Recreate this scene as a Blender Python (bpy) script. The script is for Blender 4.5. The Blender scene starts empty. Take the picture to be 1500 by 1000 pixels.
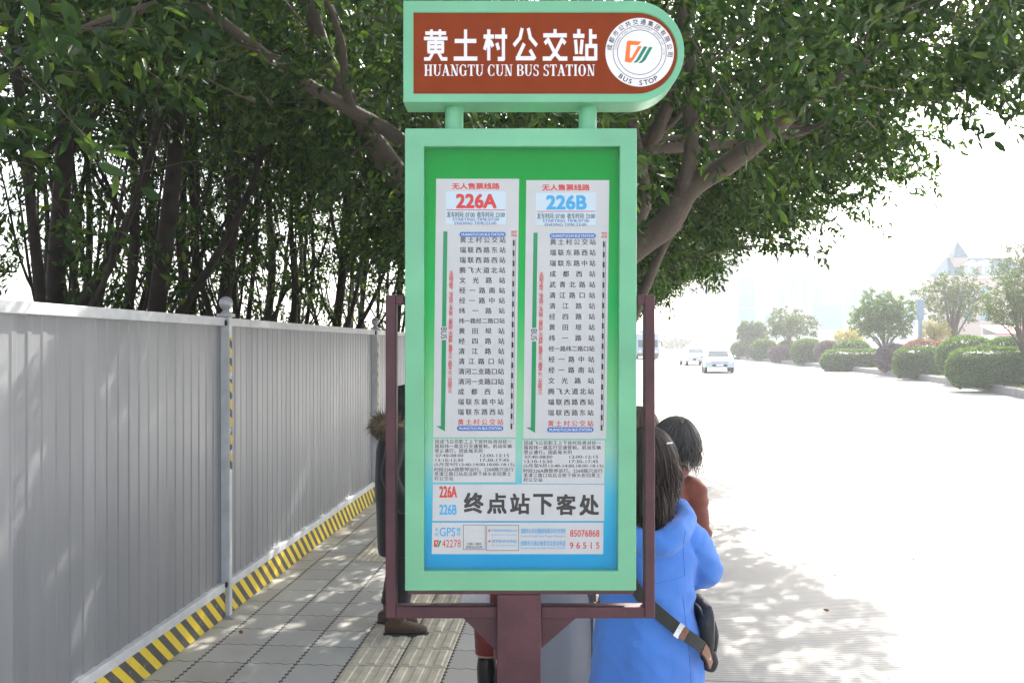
import bpy, bmesh, math, random
import numpy as np
from mathutils import Vector, Matrix, Quaternion
from math import sin, cos, pi, radians, sqrt, atan2

sc = bpy.context.scene
COL = sc.collection
random.seed(7)
R_ = math.radians

# ------------------------------------------------------------------ camera, sky, sun, exposure
F, H, CX, CY = 1250.0, 1.8, 750.0, 507.0          # focal length in photo pixels, eye height, principal column, horizon row
cam_d = bpy.data.cameras.new('camera'); cam = bpy.data.objects.new('camera', cam_d); COL.objects.link(cam)
cam.location = (0, 0, H); cam.rotation_euler = (R_(90), 0, 0)
cam_d.sensor_width = 36; cam_d.lens = F / 1500 * 36
cam_d.shift_y = 7 / 1500; cam_d.clip_end = 2000; cam_d.clip_start = 0.05
sc.camera = cam

SUN_AZ, SUN_EL = R_(23), R_(38)                     # azimuth measured from +Y towards +X
w = bpy.data.worlds.new('World'); sc.world = w; w.use_nodes = True
nt = w.node_tree; nt.nodes.clear()
bg = nt.nodes.new('ShaderNodeBackground'); wo = nt.nodes.new('ShaderNodeOutputWorld')
sky = nt.nodes.new('ShaderNodeTexSky'); sky.sky_type = 'NISHITA'; sky.sun_disc = False
sky.sun_elevation = SUN_EL; sky.sun_rotation = SUN_AZ
sky.air_density = 1.0; sky.dust_density = 4.0; sky.ozone_density = 1.0
hs_ = nt.nodes.new('ShaderNodeHueSaturation'); hs_.inputs['Saturation'].default_value = 0.45; nt.links.new(sky.outputs[0], hs_.inputs['Color'])   # milky, hazy sky
nt.links.new(hs_.outputs[0], bg.inputs[0]); bg.inputs[1].default_value = 0.15
nt.links.new(bg.outputs[0], wo.inputs[0])
sd = bpy.data.lights.new('sun', 'SUN'); sun = bpy.data.objects.new('sun', sd); COL.objects.link(sun)
sd.energy = 4.0; sd.angle = R_(0.5); sd.color = (1.0, 0.95, 0.86)
sun.rotation_euler = Vector((sin(SUN_AZ) * cos(SUN_EL), cos(SUN_AZ) * cos(SUN_EL), sin(SUN_EL))).to_track_quat('Z', 'Y').to_euler()
sc.view_settings.view_transform = 'Standard'; sc.view_settings.look = 'None'
sc.view_settings.gamma = 1; sc.view_settings.exposure = 1.86
sc.cycles.use_denoising = True
sc.cycles.max_bounces = 8; sc.cycles.diffuse_bounces = 4; sc.cycles.transparent_max_bounces = 12
sc.cycles.sample_clamp_indirect = 8

# ------------------------------------------------------------------ helpers
AL = math.atan(92 / F)                              # the road runs a little to the right of the view
def RD(u, v, z=0.0):                                # road frame (u across, v along) to world
    return Vector((u * cos(AL) + v * sin(AL), -u * sin(AL) + v * cos(AL), z))
def gz(Y): return 0.0064 * max(0.0, Y - 12.0)
ROADZ = -0.13
def GF(px, py):                                     # far point of the road seen at a photo pixel
    Y = F * (H - ROADZ + 0.0064 * 12) / (py - CY + 0.0064 * F)
    return Vector(((px - CX) / F * Y, Y, ROADZ + gz(Y)))
def W(px, py, Y): return Vector(((px - CX) / F * Y, Y, H + (CY - py) / F * Y))

class MB:
    """collects shapes, builds ONE mesh object"""
    def __init__(s, mat=None): s.v = []; s.f = []; s.m = []; s.mats = []; s.cur = mat
    def mi(s, mat):
        mat = mat or s.cur
        if mat not in s.mats: s.mats.append(mat)
        return s.mats.index(mat)
    def add(s, vs, fs, mat=None):
        n = len(s.v); s.v.extend(tuple(p) for p in vs); k = s.mi(mat)
        for f in fs: s.f.append(tuple(i + n for i in f)); s.m.append(k)
        return s
    def box(s, x0, x1, y0, y1, z0, z1, mat=None):
        vs = [(x, y, z) for z in (z0, z1) for y in (y0, y1) for x in (x0, x1)]
        return s.add(vs, [(0, 2, 3, 1), (4, 5, 7, 6), (0, 1, 5, 4), (2, 6, 7, 3), (0, 4, 6, 2), (1, 3, 7, 5)], mat)
    def prism(s, pts, y0, y1, mat=None):            # outline in (x, z), counter-clockwise seen from -Y, from y0 (front) to y1
        n = len(pts)
        vs = [(x, y0, z) for x, z in pts] + [(x, y1, z) for x, z in pts]
        fs = [tuple(range(n)), tuple(range(2 * n - 1, n - 1, -1))] + [(i, i + n, (i + 1) % n + n, (i + 1) % n) for i in range(n)]
        return s.add(vs, fs, mat)
    def flat(s, pts, y, mat=None):
        return s.add([(x, y, z) for x, z in pts], [tuple(range(len(pts)))], mat)
    def rings(s, rings, mat=None, caps=True):
        n = len(rings[0]); vs = [p for r in rings for p in r]; fs = []
        for k in range(len(rings) - 1):
            for i in range(n):
                j = (i + 1) % n
                fs.append((k * n + i, k * n + j, (k + 1) * n + j, (k + 1) * n + i))
        if caps: fs += [tuple(range(n - 1, -1, -1)), tuple(range((len(rings) - 1) * n, len(rings) * n))]
        return s.add(vs, fs, mat)
    def tube(s, path, rad, n=10, mat=None, sub=1, caps=True, flat=1.0):
        P = [Vector(p) for p in path]; r = list(rad) if hasattr(rad, '__len__') else [rad] * len(P)
        if sub > 1: P, r = spline(P, r, sub)
        t = (P[1] - P[0]).normalized(); nrm = t.orthogonal().normalized(); rr = []
        for i, p in enumerate(P):
            t2 = (P[min(i + 1, len(P) - 1)] - P[max(i - 1, 0)]).normalized()
            nrm = (nrm - t2 * nrm.dot(t2)).normalized(); b = t2.cross(nrm)
            rr.append([p + (nrm * cos(2 * pi * k / n) + b * sin(2 * pi * k / n) * flat) * r[i] for k in range(n)])
        return s.rings(rr, mat, caps)
    def ball(s, c, r, n=16, m=10, mat=None):
        c = Vector(c); rx, ry, rz = r if hasattr(r, '__len__') else (r, r, r)
        rr = [[c + Vector((rx * sin(pi * (k + .02) / (m + .04)) * cos(2 * pi * i / n), ry * sin(pi * (k + .02) / (m + .04)) * sin(2 * pi * i / n), -rz * cos(pi * (k + .02) / (m + .04)))) for i in range(n)] for k in range(m + 1)]
        return s.rings(rr, mat)
    def lathe(s, c, prof, n=20, mat=None):
        c = Vector(c)
        return s.rings([[c + Vector((r * cos(2 * pi * i / n), r * sin(2 * pi * i / n), z)) for i in range(n)] for r, z in prof], mat)
    def build(s, name, parent=None, smooth=None, bevel=0, loc=None, seg=2):
        me = bpy.data.meshes.new(name)
        me.from_pydata(s.v, [], s.f); me.polygons.foreach_set('material_index', s.m)
        for m in s.mats: me.materials.append(m)
        me.update()
        o = bpy.data.objects.new(name, me); COL.objects.link(o)
        if parent: o.parent = parent
        if loc is not None: o.location = loc
        if smooth:
            me.shade_smooth() if smooth is True else me.set_sharp_from_angle(angle=R_(smooth))
            if smooth is not True: me.polygons.foreach_set('use_smooth', [True] * len(me.polygons))
        if bevel:
            b = o.modifiers.new('bevel', 'BEVEL'); b.width = bevel; b.segments = seg; b.limit_method = 'ANGLE'; b.angle_limit = R_(40)
        return o
def spline(P, r, sub):
    Q = []; q = []
    for i in range(len(P) - 1):
        a, b, c, d = P[max(i - 1, 0)], P[i], P[i + 1], P[min(i + 2, len(P) - 1)]
        for k in range(sub):
            t = k / sub
            Q.append(0.5 * ((2 * b) + (c - a) * t + (2 * a - 5 * b + 4 * c - d) * t * t + (3 * b - a - 3 * c + d) * t ** 3))
            q.append(r[i] * (1 - t) + r[i + 1] * t)
    return Q + [P[-1]], q + [r[-1]]
def tag(o, label=None, cat=None, group=None, kind=None):
    if label: o['label'] = label
    if cat: o['category'] = cat
    if group: o['group'] = group
    if kind: o['kind'] = kind
    return o
def thing(name, loc, label, cat, rz=0.0, group=None):
    o = bpy.data.objects.new(name, None); COL.objects.link(o); o.location = loc; o.rotation_euler = (0, 0, rz)
    o.empty_display_size = 0.2
    return tag(o, label, cat, group)
def copy_tree(o, parent=None):
    c = o.copy(); COL.objects.link(c)
    if parent: c.parent = parent
    for ch in list(o.children): copy_tree(ch, c)
    return c
def evaluated(o):                                    # bake modifiers into the mesh
    bpy.context.view_layer.update()
    dg = bpy.context.evaluated_depsgraph_get()
    me = bpy.data.meshes.new_from_object(o.evaluated_get(dg), depsgraph=dg)
    old = o.data; o.modifiers.clear(); o.data = me; me.name = o.name
    bpy.data.meshes.remove(old)
    return o

# ------------------------------------------------------------------ materials
def mat(name, col, rough=0.5, metal=0.0, var=0.0, scale=8.0, bump=0.0, bscale=40.0, col2=None, spec=0.5, coat=0.0, detail=4, stretch=None):
    m = bpy.data.materials.new(name); m.use_nodes = True; t = m.node_tree; p = t.nodes['Principled BSDF']
    p.inputs['Base Color'].default_value = (*col, 1); p.inputs['Roughness'].default_value = rough
    p.inputs['Metallic'].default_value = metal; p.inputs['Specular IOR Level'].default_value = spec
    p.inputs['Coat Weight'].default_value = coat
    tc = t.nodes.new('ShaderNodeTexCoord'); src = tc.outputs['Object']
    if stretch:
        mp = t.nodes.new('ShaderNodeMapping'); mp.inputs['Scale'].default_value = stretch
        t.links.new(src, mp.inputs[0]); src = mp.outputs[0]
    if var or col2:
        n = t.nodes.new('ShaderNodeTexNoise'); n.inputs['Scale'].default_value = scale; n.inputs['Detail'].default_value = detail
        t.links.new(src, n.inputs[0])
        mx = t.nodes.new('ShaderNodeMix'); mx.data_type = 'RGBA'
        c2 = col2 or tuple(c * (1 - var) for c in col); c1 = col if col2 else tuple(min(1, c * (1 + var)) for c in col)
        mx.inputs[6].default_value = (*c1, 1); mx.inputs[7].default_value = (*c2, 1)
        rp = t.nodes.new('ShaderNodeMapRange'); rp.inputs[1].default_value = 0.3; rp.inputs[2].default_value = 0.7
        t.links.new(n.outputs[0], rp.inputs[0]); t.links.new(rp.outputs[0], mx.inputs[0]); t.links.new(mx.outputs[2], p.inputs['Base Color'])
    if bump:
        b = t.nodes.new('ShaderNodeTexNoise'); b.inputs['Scale'].default_value = bscale; b.inputs['Detail'].default_value = 5
        t.links.new(src, b.inputs[0])
        bn = t.nodes.new('ShaderNodeBump'); bn.inputs['Strength'].default_value = bump; bn.inputs['Distance'].default_value = 0.01
        t.links.new(b.outputs[0], bn.inputs['Height']); t.links.new(bn.outputs[0], p.inputs['Normal'])
    return m
class NG:                                            # tiny node-graph writer
    def __init__(s, m): s.t = m.node_tree
    def n(s, kind, **kw):
        o = s.t.nodes.new(kind)
        for k, v in kw.items(): setattr(o, k, v)
        return o
    def math(s, op, a, b=0.0, c=None):
        o = s.n('ShaderNodeMath', operation=op)
        for i, x in enumerate((a, b) if c is None else (a, b, c)):
            if isinstance(x, (int, float)): o.inputs[i].default_value = x
            else: s.t.links.new(x, o.inputs[i])
        return o.outputs[0]
    def mix(s, fac, a, b):
        o = s.n('ShaderNodeMix', data_type='RGBA')
        for i, x in ((0, fac), (6, a), (7, b)):
            if isinstance(x, (int, float)): o.inputs[i].default_value = x
            elif isinstance(x, tuple): o.inputs[i].default_value = (*x, 1)
            else: s.t.links.new(x, o.inputs[i])
        return o.outputs[2]
    def link(s, a, b): s.t.links.new(a, b)
    def noise(s, src, scale, detail=3):
        o = s.n('ShaderNodeTexNoise'); o.inputs['Scale'].default_value = scale; o.inputs['Detail'].default_value = detail
        s.link(src, o.inputs[0]); return o.outputs[0]

def leaf_mat(name, dark, mid, light, gloss=0.35, trans=0.35):
    m = bpy.data.materials.new(name); m.use_nodes = True; g = NG(m); p = m.node_tree.nodes['Principled BSDF']; out = m.node_tree.nodes['Material Output']
    geo = g.n('ShaderNodeNewGeometry'); ramp = g.n('ShaderNodeValToRGB')
    e = ramp.color_ramp.elements; e[0].position = 0.0; e[0].color = (*dark, 1); e[1].position = 1.0; e[1].color = (*light, 1)
    k = e.new(0.6); k.color = (*mid, 1)
    g.link(geo.outputs['Random Per Island'], ramp.inputs[0])
    g.link(ramp.outputs[0], p.inputs['Base Color']); p.inputs['Roughness'].default_value = gloss; p.inputs['Specular IOR Level'].default_value = 0.32
    tr = g.n('ShaderNodeBsdfTranslucent')
    br = g.n('ShaderNodeMix', data_type='RGBA', blend_type='MULTIPLY'); br.inputs[0].default_value = 1
    g.link(ramp.outputs[0], br.inputs[6]); br.inputs[7].default_value = (1.7, 1.6, 0.7, 1); g.link(br.outputs[2], tr.inputs[0])
    mx = g.n('ShaderNodeMixShader'); mx.inputs[0].default_value = trans
    g.link(p.outputs[0], mx.inputs[1]); g.link(tr.outputs[0], mx.inputs[2]); g.link(mx.outputs[0], out.inputs[0])
    return m

M = {}
M['green'] = mat('pale_green_paint', (0.148, 0.44, 0.252), 0.4, var=0.09, scale=7, bump=0.05, bscale=220, coat=0.2, detail=8)
M['brown'] = mat('rust_brown_vinyl', (0.23, 0.040, 0.010), 0.6, var=0.07, scale=14, bump=0.05, bscale=180, spec=0.12)
M['white'] = mat('white_vinyl', (0.78, 0.77, 0.79), 0.4)
M['paper'] = mat('white_paper', (0.57, 0.57, 0.58), 0.6, var=0.03, scale=9, bump=0.15, bscale=9, spec=.25)
M['maroon'] = mat('maroon_paint', (0.070, 0.021, 0.030), 0.45, var=0.28, scale=11, bump=0.12, bscale=120)
M['ink'] = mat('black_ink', (0.02, 0.02, 0.022), 0.5)
M['red'] = mat('red_ink', (0.62, 0.03, 0.025), 0.5)
M['cyan'] = mat('cyan_ink', (0.04, 0.36, 0.70), 0.5)
M['navy'] = mat('navy_ink', (0.04, 0.07, 0.25), 0.5)
M['blue'] = mat('blue_ink', (0.03, 0.15, 0.46), 0.5)
M['dgreen'] = mat('green_ink', (0.0, 0.27, 0.09), 0.5)
M['orange'] = mat('orange_vinyl', (0.85, 0.17, 0.01), 0.45)
M['teal'] = mat('teal_vinyl', (0.0, 0.22, 0.12), 0.45)
M['lightblue'] = mat('pale_blue_print', (0.55, 0.66, 0.74), 0.5)
M['dark'] = mat('dark_rubber', (0.02, 0.02, 0.02), 0.6)
M['steel'] = mat('galvanised_steel', (0.42, 0.43, 0.45), 0.38, 0.5, var=0.15, scale=20)
# ------------------------------------------------------------------ the bus stop sign
SY = 2.28                                            # distance of the sign's front
def sx(px, Y=SY): return (px - CX) / F * Y
def sz(py, Y=SY): return H + (CY - py) / F * Y
_txt = {}
def glyphs(body, off=0.0):                           # outlines of a string as a triangulated mesh (numpy), from the built-in font
    key = (body, off)
    if key not in _txt:
        c = bpy.data.curves.new('t', 'FONT'); c.body = body; c.offset = off; c.resolution_u = 3
        o = bpy.data.objects.new('t', c); COL.objects.link(o); bpy.context.view_layer.update()
        dg = bpy.context.evaluated_depsgraph_get(); e = o.evaluated_get(dg); me = e.to_mesh()
        v = np.array([tuple(x.co) for x in me.vertices]).reshape(-1, 3)[:, :2]; f = [tuple(p.vertices) for p in me.polygons]
        e.to_mesh_clear(); bpy.data.objects.remove(o); bpy.data.curves.remove(c)
        _txt[key] = (v, f)
    return _txt[key]
class Sheet(MB):
    """text and shapes laid on a vertical plane at depth Y, given in photo pixels"""
    def __init__(s, Y, lift=0.0004): super().__init__(); s.Y = Y; s.l = lift; s.k = 0
    def y(s): s.k += 1; return s.Y - s.l - 0.000004 * (s.k % 100)
    def P(s, x, y): return (sx(x, s.Y), sz(y, s.Y))
    def text(s, body, x0, x1, y0, y1, m, off=0.0, rot=0, full=False):
        if off:                                       # bolder: the outline laid down several times, nudged
            d = off * (y1 - y0) * 1.0
            sh = [(-d, -d), (d, d), (d, -d), (-d, d)] if y1 - y0 > 9 else [(-d * .8, 0), (d * .8, 0)]
            if y1 - y0 > 18: sh += [(0, d), (0, -d), (d, 0), (-d, 0)]
            for ex, ey in sh: s.text(body, x0 + d + ex, x1 - d + ex, y0 + d + ey, y1 - d + ey, m, 0, rot)
            return
        v, f = glyphs(body, 0)
        if not len(v): return
        a, b = v.min(0), v.max(0)
        if full: a = np.array([a[0], -0.10]); b = np.array([b[0], 0.88])
        q = (v - a) / np.maximum(b - a, 1e-6)
        if rot == 90: X = x1 - q[:, 1] * (x1 - x0); Y = y0 + q[:, 0] * (y1 - y0); X = x0 + q[:, 1] * (x1 - x0)
        else: X = x0 + q[:, 0] * (x1 - x0); Y = y1 - q[:, 1] * (y1 - y0)
        yy = s.y()
        if rot == 90: f = [t for t in f]
        s.add([(sx(a_, s.Y), yy, sz(b_, s.Y)) for a_, b_ in zip(X, Y)], f, m)
    def row(s, body, x0, x1, yc, size, m, off=0.01):  # characters spread evenly between x0 and x1
        n = len(body)
        if n > 1: size = min(size, (x1 - x0) / n)
        if off: s.row(body, x0 + .3 * off * size * 5, x1 + .3 * off * size * 5, yc, size, m, 0)
        for i, ch in enumerate(body):
            v, f = glyphs(ch, 0)
            if not len(v): continue
            cx = x0 + size / 2 + (x1 - x0 - size) * (i / (n - 1) if n > 1 else 0)
            yy = s.y()
            s.add([(sx(cx + (p[0] - .5) * size, s.Y), yy, sz(yc - (p[1] - .36) * size, s.Y)) for p in v], f, m)
    def rect(s, x0, x1, y0, y1, m, sk=0.0):           # sk: leftward shift of the bottom edge
        s.flat([s.P(x0 - sk, y1), s.P(x1 - sk, y1), s.P(x1, y0), s.P(x0, y0)], s.y(), m)
    def poly(s, pts, m): s.flat([s.P(*p) for p in pts], s.y(), m)
    def ring(s, cx, cy, r0, r1, m, n=64):
        yy = s.y(); vs = []
        for r in (r0, r1): vs += [(sx(cx + r * cos(2 * pi * i / n), s.Y), yy, sz(cy - r * sin(2 * pi * i / n), s.Y)) for i in range(n)]
        s.add(vs, [(i, n + i, n + (i + 1) % n, (i + 1) % n) for i in range(n)], m)
    def disc(s, cx, cy, r, m, n=64): s.poly([(cx + r * cos(2 * pi * i / n), cy - r * sin(2 * pi * i / n)) for i in range(n)], m)
    def arc(s, body, cx, cy, r, a0, a1, size, m, off=0.01, wid=1.0, inner=False):
        n = len(body)
        for q in ((-1, 0), (1, 0), (0, 1), (0, -1)) if off and size > 6 else (): s.arc(body, cx + q[0] * off * size * .7, cy + q[1] * off * size * .7, r, a0, a1, size, m, 0, wid, inner)
        for i, ch in enumerate(body):
            v, f = glyphs(ch, 0)
            if not len(v): continue
            a = R_(a0 + (a1 - a0) * i / (n - 1)); mid = (v.min(0) + v.max(0)) / 2
            yy = s.y(); out = []
            for p in v:
                dx, dy = (p[0] - mid[0]) * size * wid, (p[1] - .36) * size
                if inner: dx, dy = -dx, -dy
                ux, uy = cos(a), sin(a)
                out.append((sx(cx + ux * (r + dy) + uy * dx, s.Y), yy, sz(cy - (uy * (r + dy) - ux * dx), s.Y)))
            s.add(out, f, m)
    def stroke(s, pts, wd, ox, oy, w_, h_, m):        # pen stroke on a 100 x 100 grid placed in a pixel box
        for (ax, ay), (bx, by) in zip(pts[:-1], pts[1:]):
            d = Vector((bx - ax, by - ay)); d.normalize(); nn = Vector((-d.y, d.x)) * wd / 2
            e = d * (0 if len(pts) == 2 else wd * .3)
            c = [(ax - e.x + nn.x, ay - e.y + nn.y), (ax - e.x - nn.x, ay - e.y - nn.y), (bx + e.x - nn.x, by + e.y - nn.y), (bx + e.x + nn.x, by + e.y + nn.y)]
            s.poly([(ox + x / 100 * w_, oy + h_ - y / 100 * h_) for x, y in c], m)

sign = thing('bus_stop_sign', (sx(760), SY + 0.06, 0), 'green framed bus stop sign with a timetable board on a maroon post', 'sign')
SO = Vector(sign.location)
def put(mb, name, parent, **k):                       # world-placed mesh under a parent chain that has no rotation
    o = mb.build(name, parent, **k); p = parent; off = Vector((0, 0, 0))
    while p: off += Vector(p.location); p = p.parent
    o.location = -off; return o

# header board: rounded at its right end
def stadium(x0, xc, y0, y1, r, n=24):
    cy = (y0 + y1) / 2
    return [(x0, y1), (xc, y1)] + [(xc + r * cos(a), cy - r * sin(a)) for a in [(-pi / 2 + pi * (i + 1) / (n + 1)) for i in range(n)]] + [(xc, y0), (x0, y0)]
def px2(pts, Y=SY): return [(sx(x, Y), sz(y, Y)) for x, y in pts]
hb = MB(M['green'])
outer = px2(stadium(590.5, 928, 1, 150, 74.5)); inner = px2(stadium(605, 933, 18, 137.5, 59.7))
n = len(outer)
vs = [(x, SY, z) for x, z in outer] + [(x, SY, z) for x, z in inner] + [(x, SY + .004, z) for x, z in inner] + [(x, SY + .10, z) for x, z in outer]
fs = [(i, (i + 1) % n, n + (i + 1) % n, n + i) for i in range(n)] + [(n + i, n + (i + 1) % n, 2 * n + (i + 1) % n, 2 * n + i) for i in range(n)]
fs += [(i, 3 * n + i, 3 * n + (i + 1) % n, (i + 1) % n) for i in range(n)] + [tuple(range(4 * n - 1, 3 * n - 1, -1)), tuple(range(2 * n, 3 * n))]
hb.add(vs, fs)
head = put(hb, 'header_board', sign, smooth=35, bevel=0.0022)
fp = Sheet(SY + .004, .0006); fp.flat(px2(stadium(605.5, 933, 18.5, 137, 59.2)), SY + .0034, M['brown'])
put(fp, 'face_panel', head)
CH = {'黄': [[(6, 87), (94, 87)], [(32, 76), (32, 99)], [(68, 76), (68, 99)], [(0, 70), (100, 70)], [(16, 57), (84, 57)], [(16, 28), (84, 28)], [(20, 60), (20, 26)], [(80, 60), (80, 26)], [(22, 43), (78, 43)], [(50, 70), (50, 26)], [(36, 22), (24, 5), (4, 5)], [(64, 22), (76, 5), (96, 5)]],
      '土': [[(50, 6), (50, 99)], [(4, 62), (96, 62)], [(0, 6), (100, 6)]],
      '村': [[(0, 76), (44, 76)], [(22, 0), (22, 99)], [(17, 68), (4, 34)], [(27, 64), (40, 44)], [(48, 76), (100, 76)], [(84, 99), (84, 5), (64, 5)], [(56, 56), (64, 34)]],
      '公': [[(36, 99), (28, 72), (4, 50)], [(64, 99), (72, 72), (96, 50)], [(46, 54), (20, 12)], [(10, 7), (90, 7)], [(70, 34), (92, 4)]],
      '交': [[(50, 82), (50, 100)], [(0, 80), (100, 80)], [(26, 70), (6, 54)], [(74, 70), (94, 54)], [(74, 58), (54, 28), (30, 6), (2, 6)], [(26, 58), (46, 28), (70, 6), (98, 6)]],
      '站': [[(24, 82), (24, 100)], [(0, 78), (48, 78)], [(10, 66), (15, 20)], [(38, 66), (33, 20)], [(0, 6), (50, 6)], [(74, 44), (74, 100)], [(74, 76), (100, 76)], [(56, 46), (98, 46)], [(58, 52), (58, 0)], [(96, 52), (96, 0)], [(56, 6), (98, 6)]]}
lt = Sheet(SY + .0034)
for i, ch in enumerate('黄土村公交站'):
    x0 = 621 + i * 43.7
    for st in CH[ch]: lt.stroke(st, 13.5 if ch != '黄' else 11.5, x0, 43, 34.5, 46, M['white'])
# serif capitals drawn with thick and thin strokes
def serif(s, text, x0, x1, y0, y1, m):
    adv = {'H': 78, 'U': 76, 'A': 74, 'N': 76, 'G': 76, 'T': 66, 'C': 70, 'B': 68, 'S': 58, 'I': 40, 'O': 76, ' ': 30}
    tot = sum(adv[c] for c in text); kx = (x1 - x0) / tot; h_ = y1 - y0; x = x0
    def R(a, b, c, d): s.poly([(x + a * kx, y1 - c / 100 * h_), (x + b * kx, y1 - c / 100 * h_), (x + b * kx, y1 - d / 100 * h_), (x + a * kx, y1 - d / 100 * h_)], m)
    def Lq(ax, ay, bx, by, wd): s.poly([(x + (ax - wd / 2) * kx, y1 - ay / 100 * h_), (x + (ax + wd / 2) * kx, y1 - ay / 100 * h_), (x + (bx + wd / 2) * kx, y1 - by / 100 * h_), (x + (bx - wd / 2) * kx, y1 - by / 100 * h_)][::1 if by > ay else -1], m)
    def arc(cx, cy, rx, ry, a0, a1, thick=19, thin=7, n=18):
        pts = []
        for i in range(n + 1):
            a = R_(a0 + (a1 - a0) * i / n); t_ = thin + (thick - thin) * abs(cos(a)) ** 1.5
            pts.append(((cx + rx * cos(a), cy + ry * sin(a)), (cx + (rx - t_) * cos(a), cy + (ry - thin) * sin(a))))
        for (p, q), (p2, q2) in zip(pts[:-1], pts[1:]):
            s.poly([(x + a * kx, y1 - b / 100 * h_) for a, b in (q, p, p2, q2)], m)
    def stem(a, t_=17): R(a - t_ / 2, a + t_ / 2, 0, 100)
    def sf(a, y, hw=15): R(a - hw, a + hw, y, y + 6)
    for c in text:
        if c == 'H': stem(18); stem(58); R(26, 50, 47, 54); [sf(a, y) for a in (18, 58) for y in (0, 94)]
        elif c == 'I': stem(20); sf(20, 0); sf(20, 94)
        elif c == 'T': stem(32); R(2, 62, 93, 100); R(2, 8, 76, 94); R(56, 62, 76, 94); sf(32, 0)
        elif c == 'U': R(10, 27, 30, 100); R(58, 64, 30, 100); arc(37, 32, 27, 33, 180, 360, 15); sf(18, 94); sf(61, 94, 12)
        elif c == 'N': R(14, 20, 0, 100); R(58, 64, 0, 100); Lq(56, 0, 18, 100, 18); sf(17, 0, 12); sf(61, 94, 12); sf(14, 94, 12)
        elif c == 'A': Lq(12, 0, 36, 100, 7); Lq(58, 0, 34, 100, 18); R(20, 48, 30, 36); sf(12, 0, 11); sf(59, 0, 14)
        elif c == 'B': stem(16); arc(36, 75, 26, 25, -90, 90); arc(37, 27, 28, 27, -90, 90); R(8, 38, 94, 100); R(8, 38, 48, 54); R(8, 38, 0, 6)
        elif c == 'C': arc(36, 50, 32, 52, 45, 315); R(56, 61, 68, 100); R(56, 61, 2, 28)
        elif c == 'G': arc(36, 50, 32, 52, 45, 325); R(56, 61, 68, 100); R(50, 65, 4, 44); sf(58, 42, 13)
        elif c == 'O': arc(37, 50, 33, 52, 0, 360, n=30)
        elif c == 'S': arc(28, 75, 22, 26, 20, 270, 13, 8); arc(28, 26, 24, 28, -160, 90, 14, 8); R(44, 49, 72, 100); R(6, 10, 0, 28)
        x += adv[c] * kx
serif(lt, 'HUANGTU CUN BUS STATION', 621, 872, 95, 111.5, M['white'])
put(lt, 'lettering', head)
em = Sheet(SY + .0032)
em.disc(937, 77, 50.3, M['white'])
em.k += 100; em.l += .0002
em.ring(937, 77, 38.5, 39.3, M['ink']); em.ring(937, 77, 32.2, 33.0, M['ink'])
em.arc('成都市公共交通集团有限公司', 937, 77, 44.5, 171, -4, 8.6, M['ink'], 0.02)
em.arc('CHENGDU PUBLIC TRANSPORT GROUP CO.,LTD', 937, 77, 35.8, 172, -4, 3.6, M['ink'], 0.02)
em.arc('BUS STOP', 937, 77, 44.5, 232, 302, 9.5, M['ink'], 0.035, inner=True, wid=1.1)
Z = lambda L: [(880 + x / 8.333, 20 + y / 8.333) for x, y in L]
def ccw(L):
    a = sum(p[0] * q[1] - q[0] * p[1] for p, q in zip(L, L[1:] + L[:1])); return L if a < 0 else L[::-1]
em.poly(ccw(Z([(335, 332), (318, 350), (292, 588), (345, 588), (352, 545), (362, 388)])), M['orange'])
em.poly(ccw(Z([(335, 332), (492, 345), (465, 386), (355, 388), (318, 350)])), M['orange'])
em.poly(ccw(Z([(455, 400), (502, 402), (402, 565), (365, 602), (300, 592), (345, 548), (378, 540)])), M['orange'])
em.poly(ccw(Z([(527, 404), (570, 408), (478, 562), (440, 600), (396, 601), (435, 565)])), M['teal'])
em.poly(ccw(Z([(590, 412), (632, 415), (545, 570), (502, 606), (456, 606), (500, 570)])), M['teal'])
put(em, 'emblem', head)
for a in (663.5, 863.5):
    t = MB(M['green']); t.lathe((sx(a), SY + .055, 0), [(.025, sz(192)), (.025, sz(146))], 28)
    t.lathe((sx(a), SY + .055, 0), [(.028, sz(189)), (.028, sz(187.2))], 28); put(t, 'support_pipe', sign, smooth=35)

# display case: deep green frame, poster under glass
case = MB(M['green'])
o4 = px2([(593, 865), (932, 865), (933, 188), (593, 188)]); i4 = px2([(621, 836), (905, 836), (908, 214.5), (621, 214.5)])
o4b = [(x, z) for x, z in o4]; D = 0.11
vs = [(x, SY, z) for x, z in o4] + [(x, SY, z) for x, z in i4] + [(x, SY + .028, z) for x, z in i4] + [(x, SY + D, z) for x, z in o4]
fs = []
for i in range(4):
    j = (i + 1) % 4; fs += [(i, j, 4 + j, 4 + i), (4 + i, 4 + j, 8 + j, 8 + i), (i, 12 + i, 12 + j, j)]
fs += [(15, 14, 13, 12), (8, 9, 10, 11)]
case.add(vs, fs)
caseo = put(case, 'display_case', sign, bevel=0.0028)
lip = MB(M['maroon']); lip.box(sx(597), sx(929), SY + .008, SY + .1, sz(871), sz(865.4)); put(lip, 'bottom_tray', caseo)
PY = SY + .024                                        # the poster's plane
pm = bpy.data.materials.new('printed_poster'); pm.use_nodes = True; g = NG(pm); p = pm.node_tree.nodes['Principled BSDF']
tc = g.n('ShaderNodeTexCoord'); sp = g.n('ShaderNodeSeparateXYZ'); g.link(tc.outputs['Object'], sp.inputs[0])
zz = g.math('MULTIPLY_ADD', g.noise(tc.outputs['Object'], 3.0), 0.06, sp.outputs[2])
mr = g.n('ShaderNodeMapRange'); mr.inputs[1].default_value = sz(836, PY); mr.inputs[2].default_value = sz(214, PY); g.link(zz, mr.inputs[0])
rp = g.n('ShaderNodeValToRGB'); g.link(mr.outputs[0], rp.inputs[0]); el = rp.color_ramp.elements
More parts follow.
